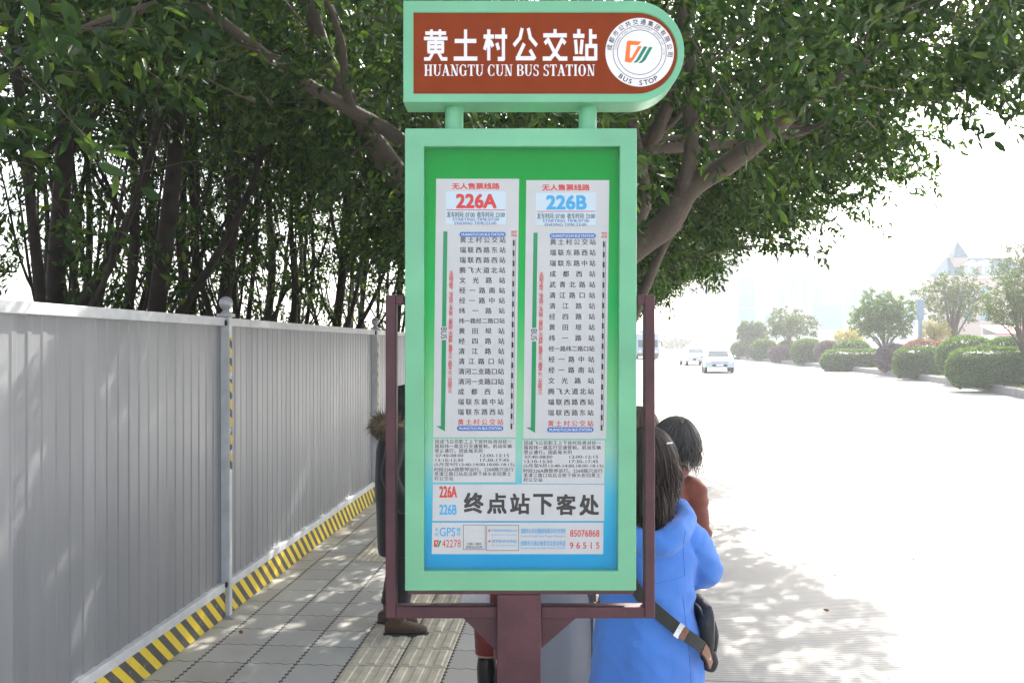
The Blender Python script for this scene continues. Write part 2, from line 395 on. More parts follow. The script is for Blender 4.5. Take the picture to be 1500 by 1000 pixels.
cols = [(0.0, (0.0, .27, .58)), (.10, (.005, .34, .62)), (.20, (.05, .45, .64)), (.30, (.27, .58, .46)), (.45, (.20, .57, .25)), (.65, (.02, .42, .10)), (.85, (0.0, .35, .045)), (1.0, (0.0, .28, .03))]
el[0].position, el[0].color = cols[0][0], (*cols[0][1], 1); el[1].position, el[1].color = cols[-1][0], (*cols[-1][1], 1)
for q, c in cols[1:-1]: x = el.new(q); x.color = (*c, 1)
g.link(rp.outputs[0], p.inputs['Base Color']); p.inputs['Roughness'].default_value = .6; p.inputs['Specular IOR Level'].default_value = .15
bn = g.n('ShaderNodeBump'); bn.inputs['Strength'].default_value = .25; bn.inputs['Distance'].default_value = .01
mp = g.n('ShaderNodeMapping'); mp.inputs['Scale'].default_value = (14, 14, 3); g.link(tc.outputs['Object'], mp.inputs[0])
g.link(g.noise(mp.outputs[0], 1.0), bn.inputs['Height']); g.link(bn.outputs[0], p.inputs['Normal'])
po = Sheet(PY); po.rect(619, 909, 213, 838, pm); put(po, 'poster', caseo)
rows = {'A': '黄土村公交站 瑞联西路东站 瑞联西路西站 腾飞大道北站 文光路站 经一路南站 经一路中站 纬一路站 纬一路经二路口站 黄田坝站 经四路站 清江路站 清江路口站 清河二支路口站 清河一支路口站 成都西站 瑞联东路中站 瑞联东路西站 黄土村公交站'.split(),
        'B': '黄土村公交站 瑞联东路西站 瑞联东路中站 成都西站 武青北路站 清江路口站 清江路站 经四路站 黄田坝站 纬一路站 经一路纬二路口站 经一路中站 经一路南站 文光路站 腾飞大道北站 瑞联西路西站 瑞联西路东站 黄土村公交站'.split()}
for T, dx, dy, num in (('A', 0, 0, M['red']), ('B', 132, 2, M['cyan'])):
    s = Sheet(PY - .0010)
    s.rect(639 + dx, 760.5 + dx, 262 + dy, 640 + dy, M['paper'], 4.5); s.l += .0003
    K = lambda y: -(y - 262) * .0125
    s.text('无人售票线路', 662 + dx, 732 + dx, 268 + dy, 277.5 + dy, M['red'], .03)
    s.rect(653 + dx, 741 + dx, 280.5 + dy, 328 + dy, M['lightblue']); s.l += .0003
    s.text('226' + T, 668 + dx, 727.5 + dx, 284 + dy, 305.5 + dy, num, .045)
    s.rect(654 + dx, 740 + dx, 307.2 + dy, 308.3 + dy, M['red'])
    s.text('发车时间: 07:00  收车时间: 23:00', 654.5 + dx, 739.5 + dx, 310 + dy, 319 + dy, M['ink'], .015)
    s.text('STARTING TIME:07:00', 663 + dx, 731 + dx, 319.3 + dy, 323.8 + dy, M['navy'], .015)
    s.text('ENDING TIME:23:00', 666 + dx, 727 + dx, 325 + dy, 329.2 + dy, M['navy'], .015)
    for yb in (343.5, 627.0):
        q = K(yb); s.poly(ccw([(678 + dx + q + 4 * cos(a), yb + dy - 3.6 * sin(a)) for a in [pi / 2 + pi * i / 8 for i in range(9)]] + [(738 + dx + q + 4 * cos(a), yb + dy - 3.6 * sin(a)) for a in [-pi / 2 + pi * i / 8 for i in range(9)]]), M['blue'])
        s.l += .0002; s.text('HUANGTUCUN BUS STATION', 677 + dx + q, 739 + dx + q, yb - 2 + dy, yb + 2 + dy, M['white'], .01); s.l -= .0002
    s.row('地铁', 748.5 + dx, 757.5 + dx, 340 + dy, 4.5, M['red']); s.row('换乘', 748.5 + dx, 757.5 + dx, 345 + dy, 4.5, M['red'])
    R0 = rows[T]; y0 = 351.5 if T == 'A' else 352.5
    for i, st in enumerate(R0):
        yc = y0 + (618.0 - y0) * i / (len(R0) - 1)
        s.row(st, 674.5 + dx + K(yc), 742 + dx + K(yc), yc + dy, 9.6, M['red'] if i == len(R0) - 1 else M['ink'], .012)
    s.rect(649.5 + dx, 655.5 + dx, 339 + dy, 478 + dy, M['dgreen'], 2); s.rect(647.3 + dx, 653.6 + dx, 498 + dy, 624 + dy, M['dgreen'], 1.6)
    s.poly(ccw([(638.5 + dx, 623.5 + dy), (651.9 + dx, 623.8 + dy), (651.8 + dx, 631.5 + dy)]), M['dgreen'])
    s.text('BUS', 646 + dx, 654.5 + dx, 480 + dy, 496 + dy, M['ink'], .0, rot=90)
    col = '主动刷卡次数卡 电子钱包 无卡投币 自备小钞 不设找补 普通车一元 高档车二元 公交加收一元'
    for i, ch in enumerate(col):
        if ch != ' ': yc = 399 + 174 * i / (len(col) - 1); s.row(ch, 659.5 + dx + K(yc), 666.5 + dx + K(yc), yc + dy, 6.6, M['red'], .01)
    for i in range(19):
        ya = 352 + i * 14.9; s.rect(752.3 + dx + K(ya), 755 + dx + K(ya), ya + dy, ya + 8.0 + dy, M['ink'])
    s.rect(751.8 + dx, 752.3 + dx, 350 + dy, 622 + dy, M['ink'], 3.4); s.rect(755 + dx, 755.5 + dx, 350 + dy, 622 + dy, M['ink'], 3.4)
    put(s, 'route_timetable', caseo)['label'] = 'white route timetable headed ' + ('226A in red' if T == 'A' else '226B in blue')
note = ['因成飞公司职工上下班时段将对经一', '路和纬一路实行交通管制。机动车辆', '禁止通行。因此每天的', '07:40-08:00', '13:10-13:30', '(5月至9月13:40-14:00,18:00-18:15)', '时段226A路暂停运行。226B路只运行', '至清江路口站后沿桥下掉头折回黄土', '村公交站']
for dx, dy in ((0, 0), (130.5, 2)):
    s = Sheet(PY - .0010)
    s.rect(634.8 + dx, 755.5 + dx, 642.5 + dy, 706 + dy, M['paper'], .8); s.l += .0003
    for i, L in enumerate(note):
        yc = 646.5 + i * 6.75 + dy; x0 = 637 + dx - i * .12
        if i in (3, 4):
            s.text(L, x0 + 1.5, x0 + 42, yc - 2.2, yc + 2.2, M['ink'], .008)
            s.text(('12:00-12:15', '17:30-17:45')[i - 3], x0 + 67, x0 + 109, yc - 2.2, yc + 2.2, M['ink'], .008)
        elif i == 5: s.text(L, x0, x0 + 117, yc - 3, yc + 3, M['ink'], .006)
        elif i == 6: s.text(L, x0, x0 + 116, yc - 3, yc + 3, M['ink'], .008)
        else: s.row(L, x0, x0 + 7.05 * len(L), yc, 6.6, M['ink'], .01)
    put(s, 'notice_sheet', caseo)
s = Sheet(PY - .0010)
s.rect(634, 885.5, 709, 762.5, M['paper'], .6); s.l += .0003
s.text('226A', 643.5, 669.5, 711.5, 728.5, M['red'], .03); s.text('226B', 643.5, 669, 738.5, 753.5, M['cyan'], .03)
for i, ch in enumerate('终点站下客处'):
    s.text(ch, 679.5 + i * 33.8, 708.5 + i * 33.8, 721 + i * .6, 751.5 + i * .6, M['ink'], .032)
put(s, 'terminus_notice', caseo)
s = Sheet(PY - .0010)
s.rect(633, 884, 764.8, 811, M['paper'], .6); s.l += .0003
s.row('本', 636.5, 642.5, 775, 6, M['cyan']); s.row('站', 636.5, 642.5, 782, 6, M['cyan'])
s.text('GPS', 644, 667, 772, 785, M['cyan'], .01); s.row('编', 668.5, 675, 775, 6.3, M['cyan']); s.row('号', 668.5, 675, 782, 6.3, M['cyan'])
s.text('42278', 647.5, 675, 790, 801, M['red'], 0)
s.poly(ccw([(636, 790.5), (643, 790.5), (640, 800.5), (635.5, 800.5)]), M['red']); s.poly(ccw([(644, 791), (647, 791), (643, 800.5), (640.5, 800.5)]), M['dgreen'])
s.l += .0002; s.poly(ccw([(638, 792.5), (640.6, 792.5), (638.6, 798)]), M['paper']); s.l -= .0002
for x0, x1, y0, y1 in ((678.5, 711, 768, 804.5), (712.5, 760, 768.5, 806)):
    for r in ((x0, x1, y0, y0 + .6), (x0, x1, y1 - .6, y1), (x0, x0 + .6, y0, y1), (x1 - .6, x1, y0, y1)): s.rect(*r, M['ink'])
s.row('扫描二维码', 684, 705, 796, 4.2, M['ink']); s.row('获取站点信息', 682, 707, 800.8, 4.2, M['ink'])
for yc, a, b in ((777, '严禁携带危险物品上车', 'Dangerous articles are not allowed'), (792.5, '请勿乱丢弃物品', 'Do not throw things')):
    s.disc(716.8, yc - .5, 1.5, M['red'], 12); s.row(a, 720, 757, yc - .5, 5.6 if len(a) < 9 else 4.0, M['cyan'], .012); s.text(b, 720, 756, yc + 4.5, yc + 7.2, M['cyan'])
s.text('成都市公共交通集团有限公司公交热线', 763, 828.5, 773, 781, M['cyan'], .012); s.text('Bus line of Chengdu Public Transport Holdings Ltd', 763, 828, 783, 786.8, M['cyan'])
s.text('成都市交通运输委员会投诉电话', 762.5, 828.5, 791, 799, M['cyan'], .012); s.text('Complaint Hotline of Chengdu Transport Committee', 762.5, 828, 800.5, 804.2, M['cyan'])
s.text('85076868', 835, 878, 775.5, 785.5, M['red'], .01); s.text('9 6 5 1 5', 834.5, 878, 793.5, 803, M['red'], .01)
put(s, 'contact_sheet', caseo)
gm = bpy.data.materials.new('clear_glass'); gm.use_nodes = True; g = NG(gm); gm.node_tree.nodes.remove(gm.node_tree.nodes['Principled BSDF'])
tr = g.n('ShaderNodeBsdfTransparent'); tr.inputs[0].default_value = (.96, .97, .97, 1); gl = g.n('ShaderNodeBsdfGlossy'); gl.inputs['Roughness'].default_value = .04
fr = g.n('ShaderNodeFresnel'); gb_ = g.n('ShaderNodeNewGeometry'); g.link(g.math('MULTIPLY_ADD', gb_.outputs['Backfacing'], 1 / 1.32 - 1.32, 1.32), fr.inputs[0]); mx = g.n('ShaderNodeMixShader')
tcg = g.n('ShaderNodeTexCoord'); bng = g.n('ShaderNodeBump'); bng.inputs['Strength'].default_value = .06; bng.inputs['Distance'].default_value = .02
g.link(g.noise(tcg.outputs['Object'], 6.0), bng.inputs['Height']); g.link(bng.outputs[0], gl.inputs['Normal'])
g.link(fr.outputs[0], mx.inputs[0]); g.link(tr.outputs[0], mx.inputs[1]); g.link(gl.outputs[0], mx.inputs[2]); g.link(mx.outputs[0], gm.node_tree.nodes['Material Output'].inputs[0])
s = Sheet(SY + .014); s.rect(620, 908, 214, 837, gm); put(s, 'glass_pane', caseo)

# maroon frame, post and gussets
FY = SY + .035; T = .04
def fr_box(x0, x1, y0, y1): return (sx(x0, FY), sx(x1, FY), FY, FY + T, sz(y1, FY), sz(y0, FY))
fm = MB(M['maroon'])
fm.box(*fr_box(564.5, 580, 432, 905.5)); fm.box(*fr_box(944.5, 959.5, 432, 905.5))
fm.box(*fr_box(580, 592.4, 432, 446)); fm.box(*fr_box(932.8, 944.5, 432, 446))
fm.box(*fr_box(580, 728.5, 888.5, 905.5)); fm.box(*fr_box(792, 944.5, 888.5, 905.5))
put(fm, 'side_frame', sign, bevel=.003)
pb = MB(M['maroon']); pb.box(sx(727.5), sx(793), SY + .01, SY + .13, 0, sz(872)); put(pb, 'post', sign, bevel=.004)
pb = MB(M['maroon']); pb.box(sx(700), sx(820), SY - .03, SY + .17, 0.001, .014)
for a in (-1, 1):
    for b in (-1, 1): pb.lathe((sx(760) + a * .085, SY + .07 + b * .08, 0), [(.012, .014), (.012, .03), (.006, .032), (.006, .045)], 8)
put(pb, 'base_plate', sign, bevel=.002)
for pts in ([(677, 905.8), (727.2, 955), (727.2, 905.8)], [(845, 905.8), (793.3, 905.8), (793.3, 951)]):
    gb = MB(M['maroon']); gb.prism(px2(pts, FY), FY + .012, FY + .03); put(gb, 'gusset', sign)
bo = MB(M['steel']); bo.ball((sx(890), SY + .02, sz(870.5)), .004); put(bo, 'screw', sign, smooth=True)
# ------------------------------------------------------------------ ground, pavement, road
def sheet_uv(name, us, vs, z, m, kind='structure', zfun=None):
    mb = MB(m); nu = len(us); pts = []
    for v in vs:
        for u in us:
            p = RD(u, v); pts.append((p.x, p.y, z + gz(p.y)))
    fs = [(j * nu + i, j * nu + i + 1, (j + 1) * nu + i + 1, (j + 1) * nu + i) for j in range(len(vs) - 1) for i in range(nu - 1)]
    mb.add(pts, fs); o = mb.build(name); return tag(o, kind=kind)
def road_uv(g):                                      # (u, v) in the road frame as shader sockets
    geo = g.n('ShaderNodeNewGeometry'); mp = g.n('ShaderNodeMapping', vector_type='POINT'); mp.inputs['Rotation'].default_value = (0, 0, AL)
    g.link(geo.outputs['Position'], mp.inputs[0]); s = g.n('ShaderNodeSeparateXYZ'); g.link(mp.outputs[0], s.inputs[0])
    return s.outputs[0], s.outputs[1], mp.outputs[0]
# pavement of interlocking concrete tiles
TS, U0, V0 = 0.288, -1.290, 4.735
pv = bpy.data.materials.new('paving_tiles'); pv.use_nodes = True; g = NG(pv); p = pv.node_tree.nodes['Principled BSDF']
u, v, pos = road_uv(g)
wob = g.math('MULTIPLY', g.math('SINE', g.math('MULTIPLY', u, 2 * pi / 0.083)), 0.0068)
vv = g.math('DIVIDE', g.math('ADD', g.math('SUBTRACT', v, V0), wob), TS)
uu = g.math('DIVIDE', g.math('SUBTRACT', u, U0), TS)
dv = g.math('MULTIPLY', g.math('PINGPONG', vv, 0.5), TS); du = g.math('MULTIPLY', g.math('PINGPONG', uu, 0.5), TS)
saw = g.math('PINGPONG', g.math('MULTIPLY', v, 1 / 0.048), 0.5)
dlon = g.math('ABSOLUTE', g.math('SUBTRACT', du, g.math('MULTIPLY', saw, 0.008)))
jv = g.math('LESS_THAN', dv, 0.0036); jl = g.math('MULTIPLY', g.math('LESS_THAN', du, 0.012), g.math('GREATER_THAN', saw, 0.33))
jl2 = g.math('LESS_THAN', dlon, 0.0022)
jt = g.math('MAXIMUM', jv, g.math('MAXIMUM', jl, jl2))
cmb = g.n('ShaderNodeCombineXYZ'); g.link(g.math('FLOOR', uu), cmb.inputs[0]); g.link(g.math('FLOOR', vv), cmb.inputs[1])
wn = g.n('ShaderNodeTexWhiteNoise'); g.link(cmb.outputs[0], wn.inputs[0])
tile = g.mix(wn.outputs[0], (.50, .485, .455), (.62, .605, .565))
tile = g.mix(g.math('MULTIPLY', g.noise(pos, 420, 2), .55), tile, (.31, .305, .29))
st = g.n('ShaderNodeMapRange'); st.inputs[1].default_value = .52; st.inputs[2].default_value = .72; g.link(g.noise(pos, 1.6, 5), st.inputs[0])
tile = g.mix(g.math('MULTIPLY', st.outputs[0], .65), tile, (.36, .31, .25))
g.link(g.mix(g.math('MULTIPLY', jt, .93), tile, (.03, .028, .025)), p.inputs['Base Color']); p.inputs['Roughness'].default_value = .75
bn = g.n('ShaderNodeBump'); bn.inputs['Strength'].default_value = .5; bn.inputs['Distance'].default_value = .006
g.link(g.math('SUBTRACT', g.math('MULTIPLY', g.noise(pos, 240, 3), .25), jt), bn.inputs['Height']); g.link(bn.outputs[0], p.inputs['Normal'])
vs_ = [-12, -4, 0, 4, 8, 12, 16, 24, 40, 70, 120, 200]
KU = 0.12
sheet_uv('pavement', [-2.75, -1.3, KU - .16], vs_, 0.0, pv)
# ground behind the hoarding and far away
gm_ = mat('bare_soil', (.12, .095, .065), .9, var=.3, scale=2.5, bump=.5, bscale=9)
sheet_uv('ground', [-500, -60, -2.7, 20, 600], [-60, 0, 12, 40, 120, 300, 900], -0.17, gm_)
sheet_uv('verge', [-60, -20, -2.75], [-12, 0, 12, 40, 120, 200], -0.004, gm_)
# road: ribbed concrete
rm = bpy.data.materials.new('ribbed_concrete'); rm.use_nodes = True; g = NG(rm); p = rm.node_tree.nodes['Principled BSDF']
u, v, pos = road_uv(g)
rib = g.math('SINE', g.math('MULTIPLY', g.math('ADD', v, g.math('MULTIPLY', g.noise(pos, 3), .02)), 2 * pi / .034))
base = g.mix(g.noise(pos, 1.3, 5), (.40, .385, .365), (.50, .485, .46))
base = g.mix(g.math('MULTIPLY', g.noise(pos, 300, 2), .4), base, (.26, .25, .24))
base = g.mix(g.math('MULTIPLY_ADD', rib, .10, .10), base, (.17, .165, .16))
slab = g.math('LESS_THAN', g.math('MULTIPLY', g.math('PINGPONG', g.math('DIVIDE', v, 5.0), .5), 5.0), .006)
g.link(g.mix(g.math('MULTIPLY', slab, .8), base, (.06, .06, .06)), p.inputs['Base Color']); p.inputs['Roughness'].default_value = .8
bn = g.n('ShaderNodeBump'); bn.inputs['Strength'].default_value = .5; bn.inputs['Distance'].default_value = .004
g.link(rib, bn.inputs['Height']); g.link(bn.outputs[0], p.inputs['Normal'])
sheet_uv('road', [KU - .02, 4, 10, 20, 60, 90], vs_[:-1] + [300], ROADZ, rm)
km = mat('kerb_concrete', (.34, .335, .33), .8, var=.18, scale=6, bump=.3, bscale=60)
kb = MB(km)
for i in range(100):
    v0 = -6 + i * .8; a, b = RD(KU - .16, v0 + .004), RD(KU - .16, v0 + .796); c, d = RD(KU, v0 + .796), RD(KU, v0 + .004)
    zt = .002; q = [a, b, c, d]
    kb.add([(p_.x, p_.y, zt + gz(p_.y)) for p_ in q] + [(p_.x, p_.y, -.16 + gz(p_.y)) for p_ in q], [(3, 2, 1, 0), (0, 1, 5, 4), (1, 2, 6, 5), (2, 3, 7, 6), (3, 0, 4, 7)])
tag(kb.build('kerb', bevel=.012), kind='structure')
# tactile paving: raised bars and blisters on warm tiles
tm = mat('warm_concrete', (.60, .55, .44), .75, var=.14, scale=18, bump=.4, bscale=260)
tb = MB(tm)
def pad(u0, v0, zt, a, b, zb, r=0):
    mx, my = (u0 + a, v0 + b); q = [RD(u0, v0), RD(mx, v0), RD(mx, my), RD(u0, my)]
    i = [RD(u0 + .006, v0 + .006), RD(mx - .006, v0 + .006), RD(mx - .006, my - .006), RD(u0 + .006, my - .006)]
    tb.add([(p_.x, p_.y, zb) for p_ in q] + [(p_.x, p_.y, zt) for p_ in i], [(4, 5, 6, 7), (0, 1, 5, 4), (1, 2, 6, 5), (2, 3, 7, 6), (3, 0, 4, 7)])
def bars(u0, v0):
    pad(u0 + .006, v0 + .005, .004, TS - .012, TS - .010, .0005)
    for k in range(3): pad(u0 + .022 + k * .092, v0 + .018, .0105, .052, TS - .036, .004)
def blist(u0, v0):
    pad(u0 + .006, v0 + .005, .004, TS - .012, TS - .010, .0005)
    for a in range(6):
        for b in range(6):
            c = RD(u0 + .03 + a * .0455, v0 + .03 + b * .0455)
            tb.lathe((c.x, c.y, 0), [(.016, .004), (.013, .009), (.004, .0105)], 6)
for r in range(-8, 10):
    for c in range(2):
        if r >= 8: blist(U0 + c * TS, V0 + r * TS)
        else: bars(U0 + c * TS, V0 + r * TS)
for r in range(8, 10):
    for c in range(-2, 0): blist(U0 + c * TS, V0 + r * TS)
for r in range(10, 60):
    for c in range(-2, 0): bars(U0 + c * TS, V0 + r * TS)
tag(tb.build('tactile_paving', smooth=30), kind='structure')

# ------------------------------------------------------------------ the hoarding
hm = bpy.data.materials.new('grey_sheet_metal'); hm.use_nodes = True; g = NG(hm); p = hm.node_tree.nodes['Principled BSDF']
tc = g.n('ShaderNodeTexCoord'); sp = g.n('ShaderNodeSeparateXYZ'); g.link(tc.outputs['Object'], sp.inputs[0])
mp = g.n('ShaderNodeMapping'); mp.inputs['Scale'].default_value = (8, 8, .5); g.link(tc.outputs['Object'], mp.inputs[0])
wn = g.n('ShaderNodeTexWhiteNoise', noise_dimensions='1D'); g.link(g.math('FLOOR', g.math('DIVIDE', sp.outputs[1], .105)), wn.inputs['W'])
c = g.mix(wn.outputs[0], (.25, .26, .28), (.325, .335, .355)); c = g.mix(g.math('MULTIPLY', g.noise(mp.outputs[0], 1, 4), .5), c, (.20, .205, .22))
lo = g.n('ShaderNodeMapRange'); lo.inputs[1].default_value = .75; lo.inputs[2].default_value = .2; g.link(g.math('MULTIPLY_ADD', g.noise(tc.outputs['Object'], 5, 4), .5, sp.outputs[2]), lo.inputs[0])
g.link(g.mix(g.math('MULTIPLY', lo.outputs[0], .3), c, (.25, .23, .20)), p.inputs['Base Color'])
p.inputs['Roughness'].default_value = .33; p.inputs['Metallic'].default_value = .25
bn = g.n('ShaderNodeBump'); bn.inputs['Strength'].default_value = .35; bn.inputs['Distance'].default_value = .02
mp2 = g.n('ShaderNodeMapping'); mp2.inputs['Scale'].default_value = (1, 2.2, .7); g.link(tc.outputs['Object'], mp2.inputs[0])
g.link(g.noise(mp2.outputs[0], 3.0, 2), bn.inputs['Height']); g.link(bn.outputs[0], p.inputs['Normal'])
wm = mat('white_powder_coat', (.58, .59, .61), .42, var=.12, scale=12, bump=.06, bscale=60)
sm = bpy.data.materials.new('hazard_stripes'); sm.use_nodes = True; g = NG(sm); p = sm.node_tree.nodes['Principled BSDF']
tc = g.n('ShaderNodeTexCoord'); sp = g.n('ShaderNodeSeparateXYZ'); g.link(tc.outputs['Object'], sp.inputs[0])
ph = g.math('FRACT', g.math('DIVIDE', g.math('ADD', sp.outputs[1], g.math('MULTIPLY', sp.outputs[2], 1.15)), .137))
dirt = g.noise(tc.outputs['Object'], 9, 5)
ye = g.mix(dirt, (.88, .66, .03), (.74, .54, .05)); bl = g.mix(dirt, (.05, .05, .05), (.11, .10, .09))
c = g.mix(g.math('GREATER_THAN', ph, .5), ye, bl)
sc_ = g.math('GREATER_THAN', g.noise(tc.outputs['Object'], 45, 4), .66)
g.link(g.mix(g.math('MULTIPLY', sc_, .6), c, (.30, .28, .24)), p.inputs['Base Color']); p.inputs['Roughness'].default_value = .5
tpm = bpy.data.materials.new('hazard_tape'); tpm.use_nodes = True; g = NG(tpm); p = tpm.node_tree.nodes['Principled BSDF']
tc = g.n('ShaderNodeTexCoord'); sp = g.n('ShaderNodeSeparateXYZ'); g.link(tc.outputs['Object'], sp.inputs[0])
ph = g.math('FRACT', g.math('DIVIDE', g.math('ADD', sp.outputs[2], g.math('MULTIPLY', sp.outputs[1], .6)), .115))
c = g.mix(g.math('GREATER_THAN', ph, .55), (.62, .42, .03), (.03, .03, .04))
g.link(g.mix(g.math('GREATER_THAN', g.noise(tc.outputs['Object'], 14, 3), .58), c, (.5, .5, .52)), p.inputs['Base Color'])
FU = -2.345
fence = thing('site_hoarding', RD(FU, 0), 'grey corrugated metal site hoarding with a white rail and yellow and black striped foot', 'fence', -AL)
P0, PS, NP = 1.30, 4.24, 7                          # first post, spacing
def panel_mesh():
    L = PS - .06; pb = MB(hm); prof = []; v = 0.03
    while v < L:                                       # shallow trapezoid ribs
        for dv_, du_ in ((0, 0), (.060, .0), (.068, .0048), (.097, .0048)): 
            if v + dv_ < L: prof.append((v + dv_, du_))
        v += .105
    prof += [(L, 0), (PS - .022, 0)]; prof[0] = (.0, 0)
    n = len(prof); vs = [(du, v, z) for z in (.21, 1.96) for v, du in prof]
    pb.add(vs, [(i, i + 1, n + i + 1, n + i) for i in range(n - 1)]); return pb
p0 = None
for i in range(-1, NP):
    if p0 is None:
        p0 = panel_mesh().build('panel', fence)
        b = MB(wm); b.box(-.012, .036, .03, PS - .03, 1.935, 1.99); b.build('top_rail', p0, bevel=.004)
        b = MB(wm); b.box(-.012, .036, .03, PS - .03, .18, .235); b.build('bottom_rail', p0, bevel=.004)
        b = MB(sm); b.box(-.004, .030, .03, PS - .03, .004, .1795); b.build('striped_board', p0)
        p0.location = (0, P0 - PS + .0, 0); pc = p0
    else: pc = copy_tree(p0, fence); pc.location = (0, P0 + i * PS, 0)
post0 = None
for i in range(NP):
    if post0 is None:
        b = MB(wm); b.box(.0, .064, -.022, .022, .0, 1.995); post0 = b.build('post', fence, bevel=.004)
        b = MB(M['steel']); b.box(-.016, .080, -.038, .038, 1.996, 2.016)
        b.lathe((.032, 0, -.062), [(.036, 2.078), (.026, 2.092), (.018, 2.10), (.022, 2.106), (.0395, 2.125), (.045, 2.148), (.0395, 2.171), (.022, 2.188), (.003, 2.194)], 24)
        b.build('ball_finial', post0, smooth=35)
        b = MB(tpm); b.box(.0642, .0652, -.019, .019, .98, 1.86); b.build('hazard_tape', post0)
        b = MB(M['steel']); b.box(-.02, .1, -.06, .06, .001, .01); b.build('foot_plate', post0)
        for zb in (1.955, .22):
            b = MB(M['dark']); b.ball((.045, -.034, zb), (.012, .014, .02), 8, 6); b.build('bracket', post0)
        pc = post0
    else: pc = copy_tree(post0, fence)
    pc.location = (-.005, P0 + i * PS, 0)
    pc.rotation_euler = (R_(.25) * (i % 2 * 2 - 1), 0, 0)
# ------------------------------------------------------------------ trees
bark = bpy.data.materials.new('bark'); bark.use_nodes = True; g = NG(bark); p = bark.node_tree.nodes['Principled BSDF']
tc = g.n('ShaderNodeTexCoord'); n1 = g.noise(tc.outputs['Object'], 7, 6); n2 = g.noise(tc.outputs['Object'], 45, 4)
c = g.mix(n1, (.07, .053, .041), (.155, .125, .10)); c = g.mix(g.math('MULTIPLY', n2, .5), c, (.055, .045, .035))
g.link(c, p.inputs['Base Color']); p.inputs['Roughness'].default_value = .85
bn = g.n('ShaderNodeBump'); bn.inputs['Strength'].default_value = .8; bn.inputs['Distance'].default_value = .012
g.link(g.math('ADD', n2, n1), bn.inputs['Height']); g.link(bn.outputs[0], p.inputs['Normal'])
bark2 = mat('dark_bark', (.030, .024, .019), .9, var=.4, scale=9, bump=.8, bscale=30)
LF = leaf_mat('broad_leaf', (.014, .036, .011), (.030, .074, .020), (.085, .14, .030), .42, .36)
LF2 = leaf_mat('forest_leaf', (.009, .028, .008), (.024, .066, .014), (.085, .145, .022), .45, .42)
LFH = leaf_mat('hedge_leaf', (.035, .08, .028), (.065, .13, .04), (.15, .24, .06), .5, .36)
LFP = leaf_mat('purple_leaf', (.07, .06, .09), (.13, .105, .15), (.24, .17, .22), .5, .25)
LFK = leaf_mat('pink_leaf', (.12, .07, .08), (.24, .13, .14), (.36, .20, .19), .5, .25)
LFY = leaf_mat('yellow_leaf', (.28, .26, .12), (.40, .36, .17), (.5, .45, .22), .5, .3)
LFG = leaf_mat('grey_green_leaf', (.035, .07, .03), (.07, .115, .045), (.15, .20, .075), .5, .3)

def leaves(name, P, D, L, wid, material, rng, parent=None, simple=False):
    """N folded leaf blades: base points P, axis directions D, lengths L"""
    N = len(P); D = D / np.linalg.norm(D, axis=1, keepdims=True)
    q = rng.normal(size=(N, 3)) + np.array([0, 0, 1.1]); S = np.cross(D, q); S /= np.linalg.norm(S, axis=1, keepdims=True) + 1e-9
    Nn = np.cross(S, D); L = L[:, None]; Wd = L * wid
    bend = Nn * L * (-0.12)
    if simple:
        V = np.stack([P, P + D * L * .45 + S * Wd * .5 + Nn * L * .06, P + D * L + bend, P + D * L * .45 - S * Wd * .5 + Nn * L * .06], 1).reshape(-1, 3); k = 4
        fi = np.array([0, 1, 2, 0, 2, 3]); per = 2; fl = 3
    else:
        V = np.stack([P, P + D * L * .28 + S * Wd * .46 + Nn * L * .05, P + D * L * .66 + S * Wd * .42 + Nn * L * .03, P + D * L + bend, P + D * L * .66 - S * Wd * .42 + Nn * L * .03, P + D * L * .28 - S * Wd * .46 + Nn * L * .05], 1).reshape(-1, 3); k = 6
        fi = np.array([0, 1, 2, 3, 0, 3, 4, 5]); per = 2; fl = 4
    idx = (np.arange(N)[:, None] * k + fi[None]).ravel().astype(np.int32)
    me = bpy.data.meshes.new(name); me.vertices.add(len(V)); me.vertices.foreach_set('co', V.astype(np.float32).ravel())
    me.loops.add(len(idx)); me.loops.foreach_set('vertex_index', idx)
    me.polygons.add(N * per); me.polygons.foreach_set('loop_start', (np.arange(N * per) * fl).astype(np.int32))
    me.update(calc_edges=True); me.materials.append(material)
    o = bpy.data.objects.new(name, me); COL.objects.link(o)
    if parent: o.parent = parent
    return o
def clumps_to_leaves(C, dirs, per, length, rng, spread=.35, droop=.5, ll=(.08, .13)):
    """twigs at C heading along dirs, with `per` leaves each"""
    n = len(C); t = rng.random((n, per)); T = dirs / (np.linalg.norm(dirs, axis=1, keepdims=True) + 1e-9)
    base = C[:, None, :] + T[:, None, :] * (t * length)[:, :, None] - np.array([0, 0, 1.0]) * (t ** 2 * length * .25)[:, :, None] + rng.normal(size=(n, per, 3)) * .035
    d = T[:, None, :] * .6 + rng.normal(size=(n, per, 3)) * .75 - np.array([0, 0, 1.0]) * droop
    Lg = rng.uniform(ll[0], ll[1], n * per)
    return base.reshape(-1, 3), d.reshape(-1, 3), Lg
def twigs(mb, C, dirs, length, rng, r=.006):
    for c, d in zip(C, dirs):
        d = Vector(d).normalized(); c = Vector(c)
        mb.tube([c - d * length * .9, c, c + d * length * .5 - Vector((0, 0, length * .06)), c + d * length - Vector((0, 0, length * .25))], [r, r * .8, r * .5, r * .2], 4, caps=False)
def wob(path, amp, rng):
    out = [Vector(path[0])]
    for q in path[1:]: out.append(Vector(q) + Vector(rng.normal(size=3)) * amp)
    return out

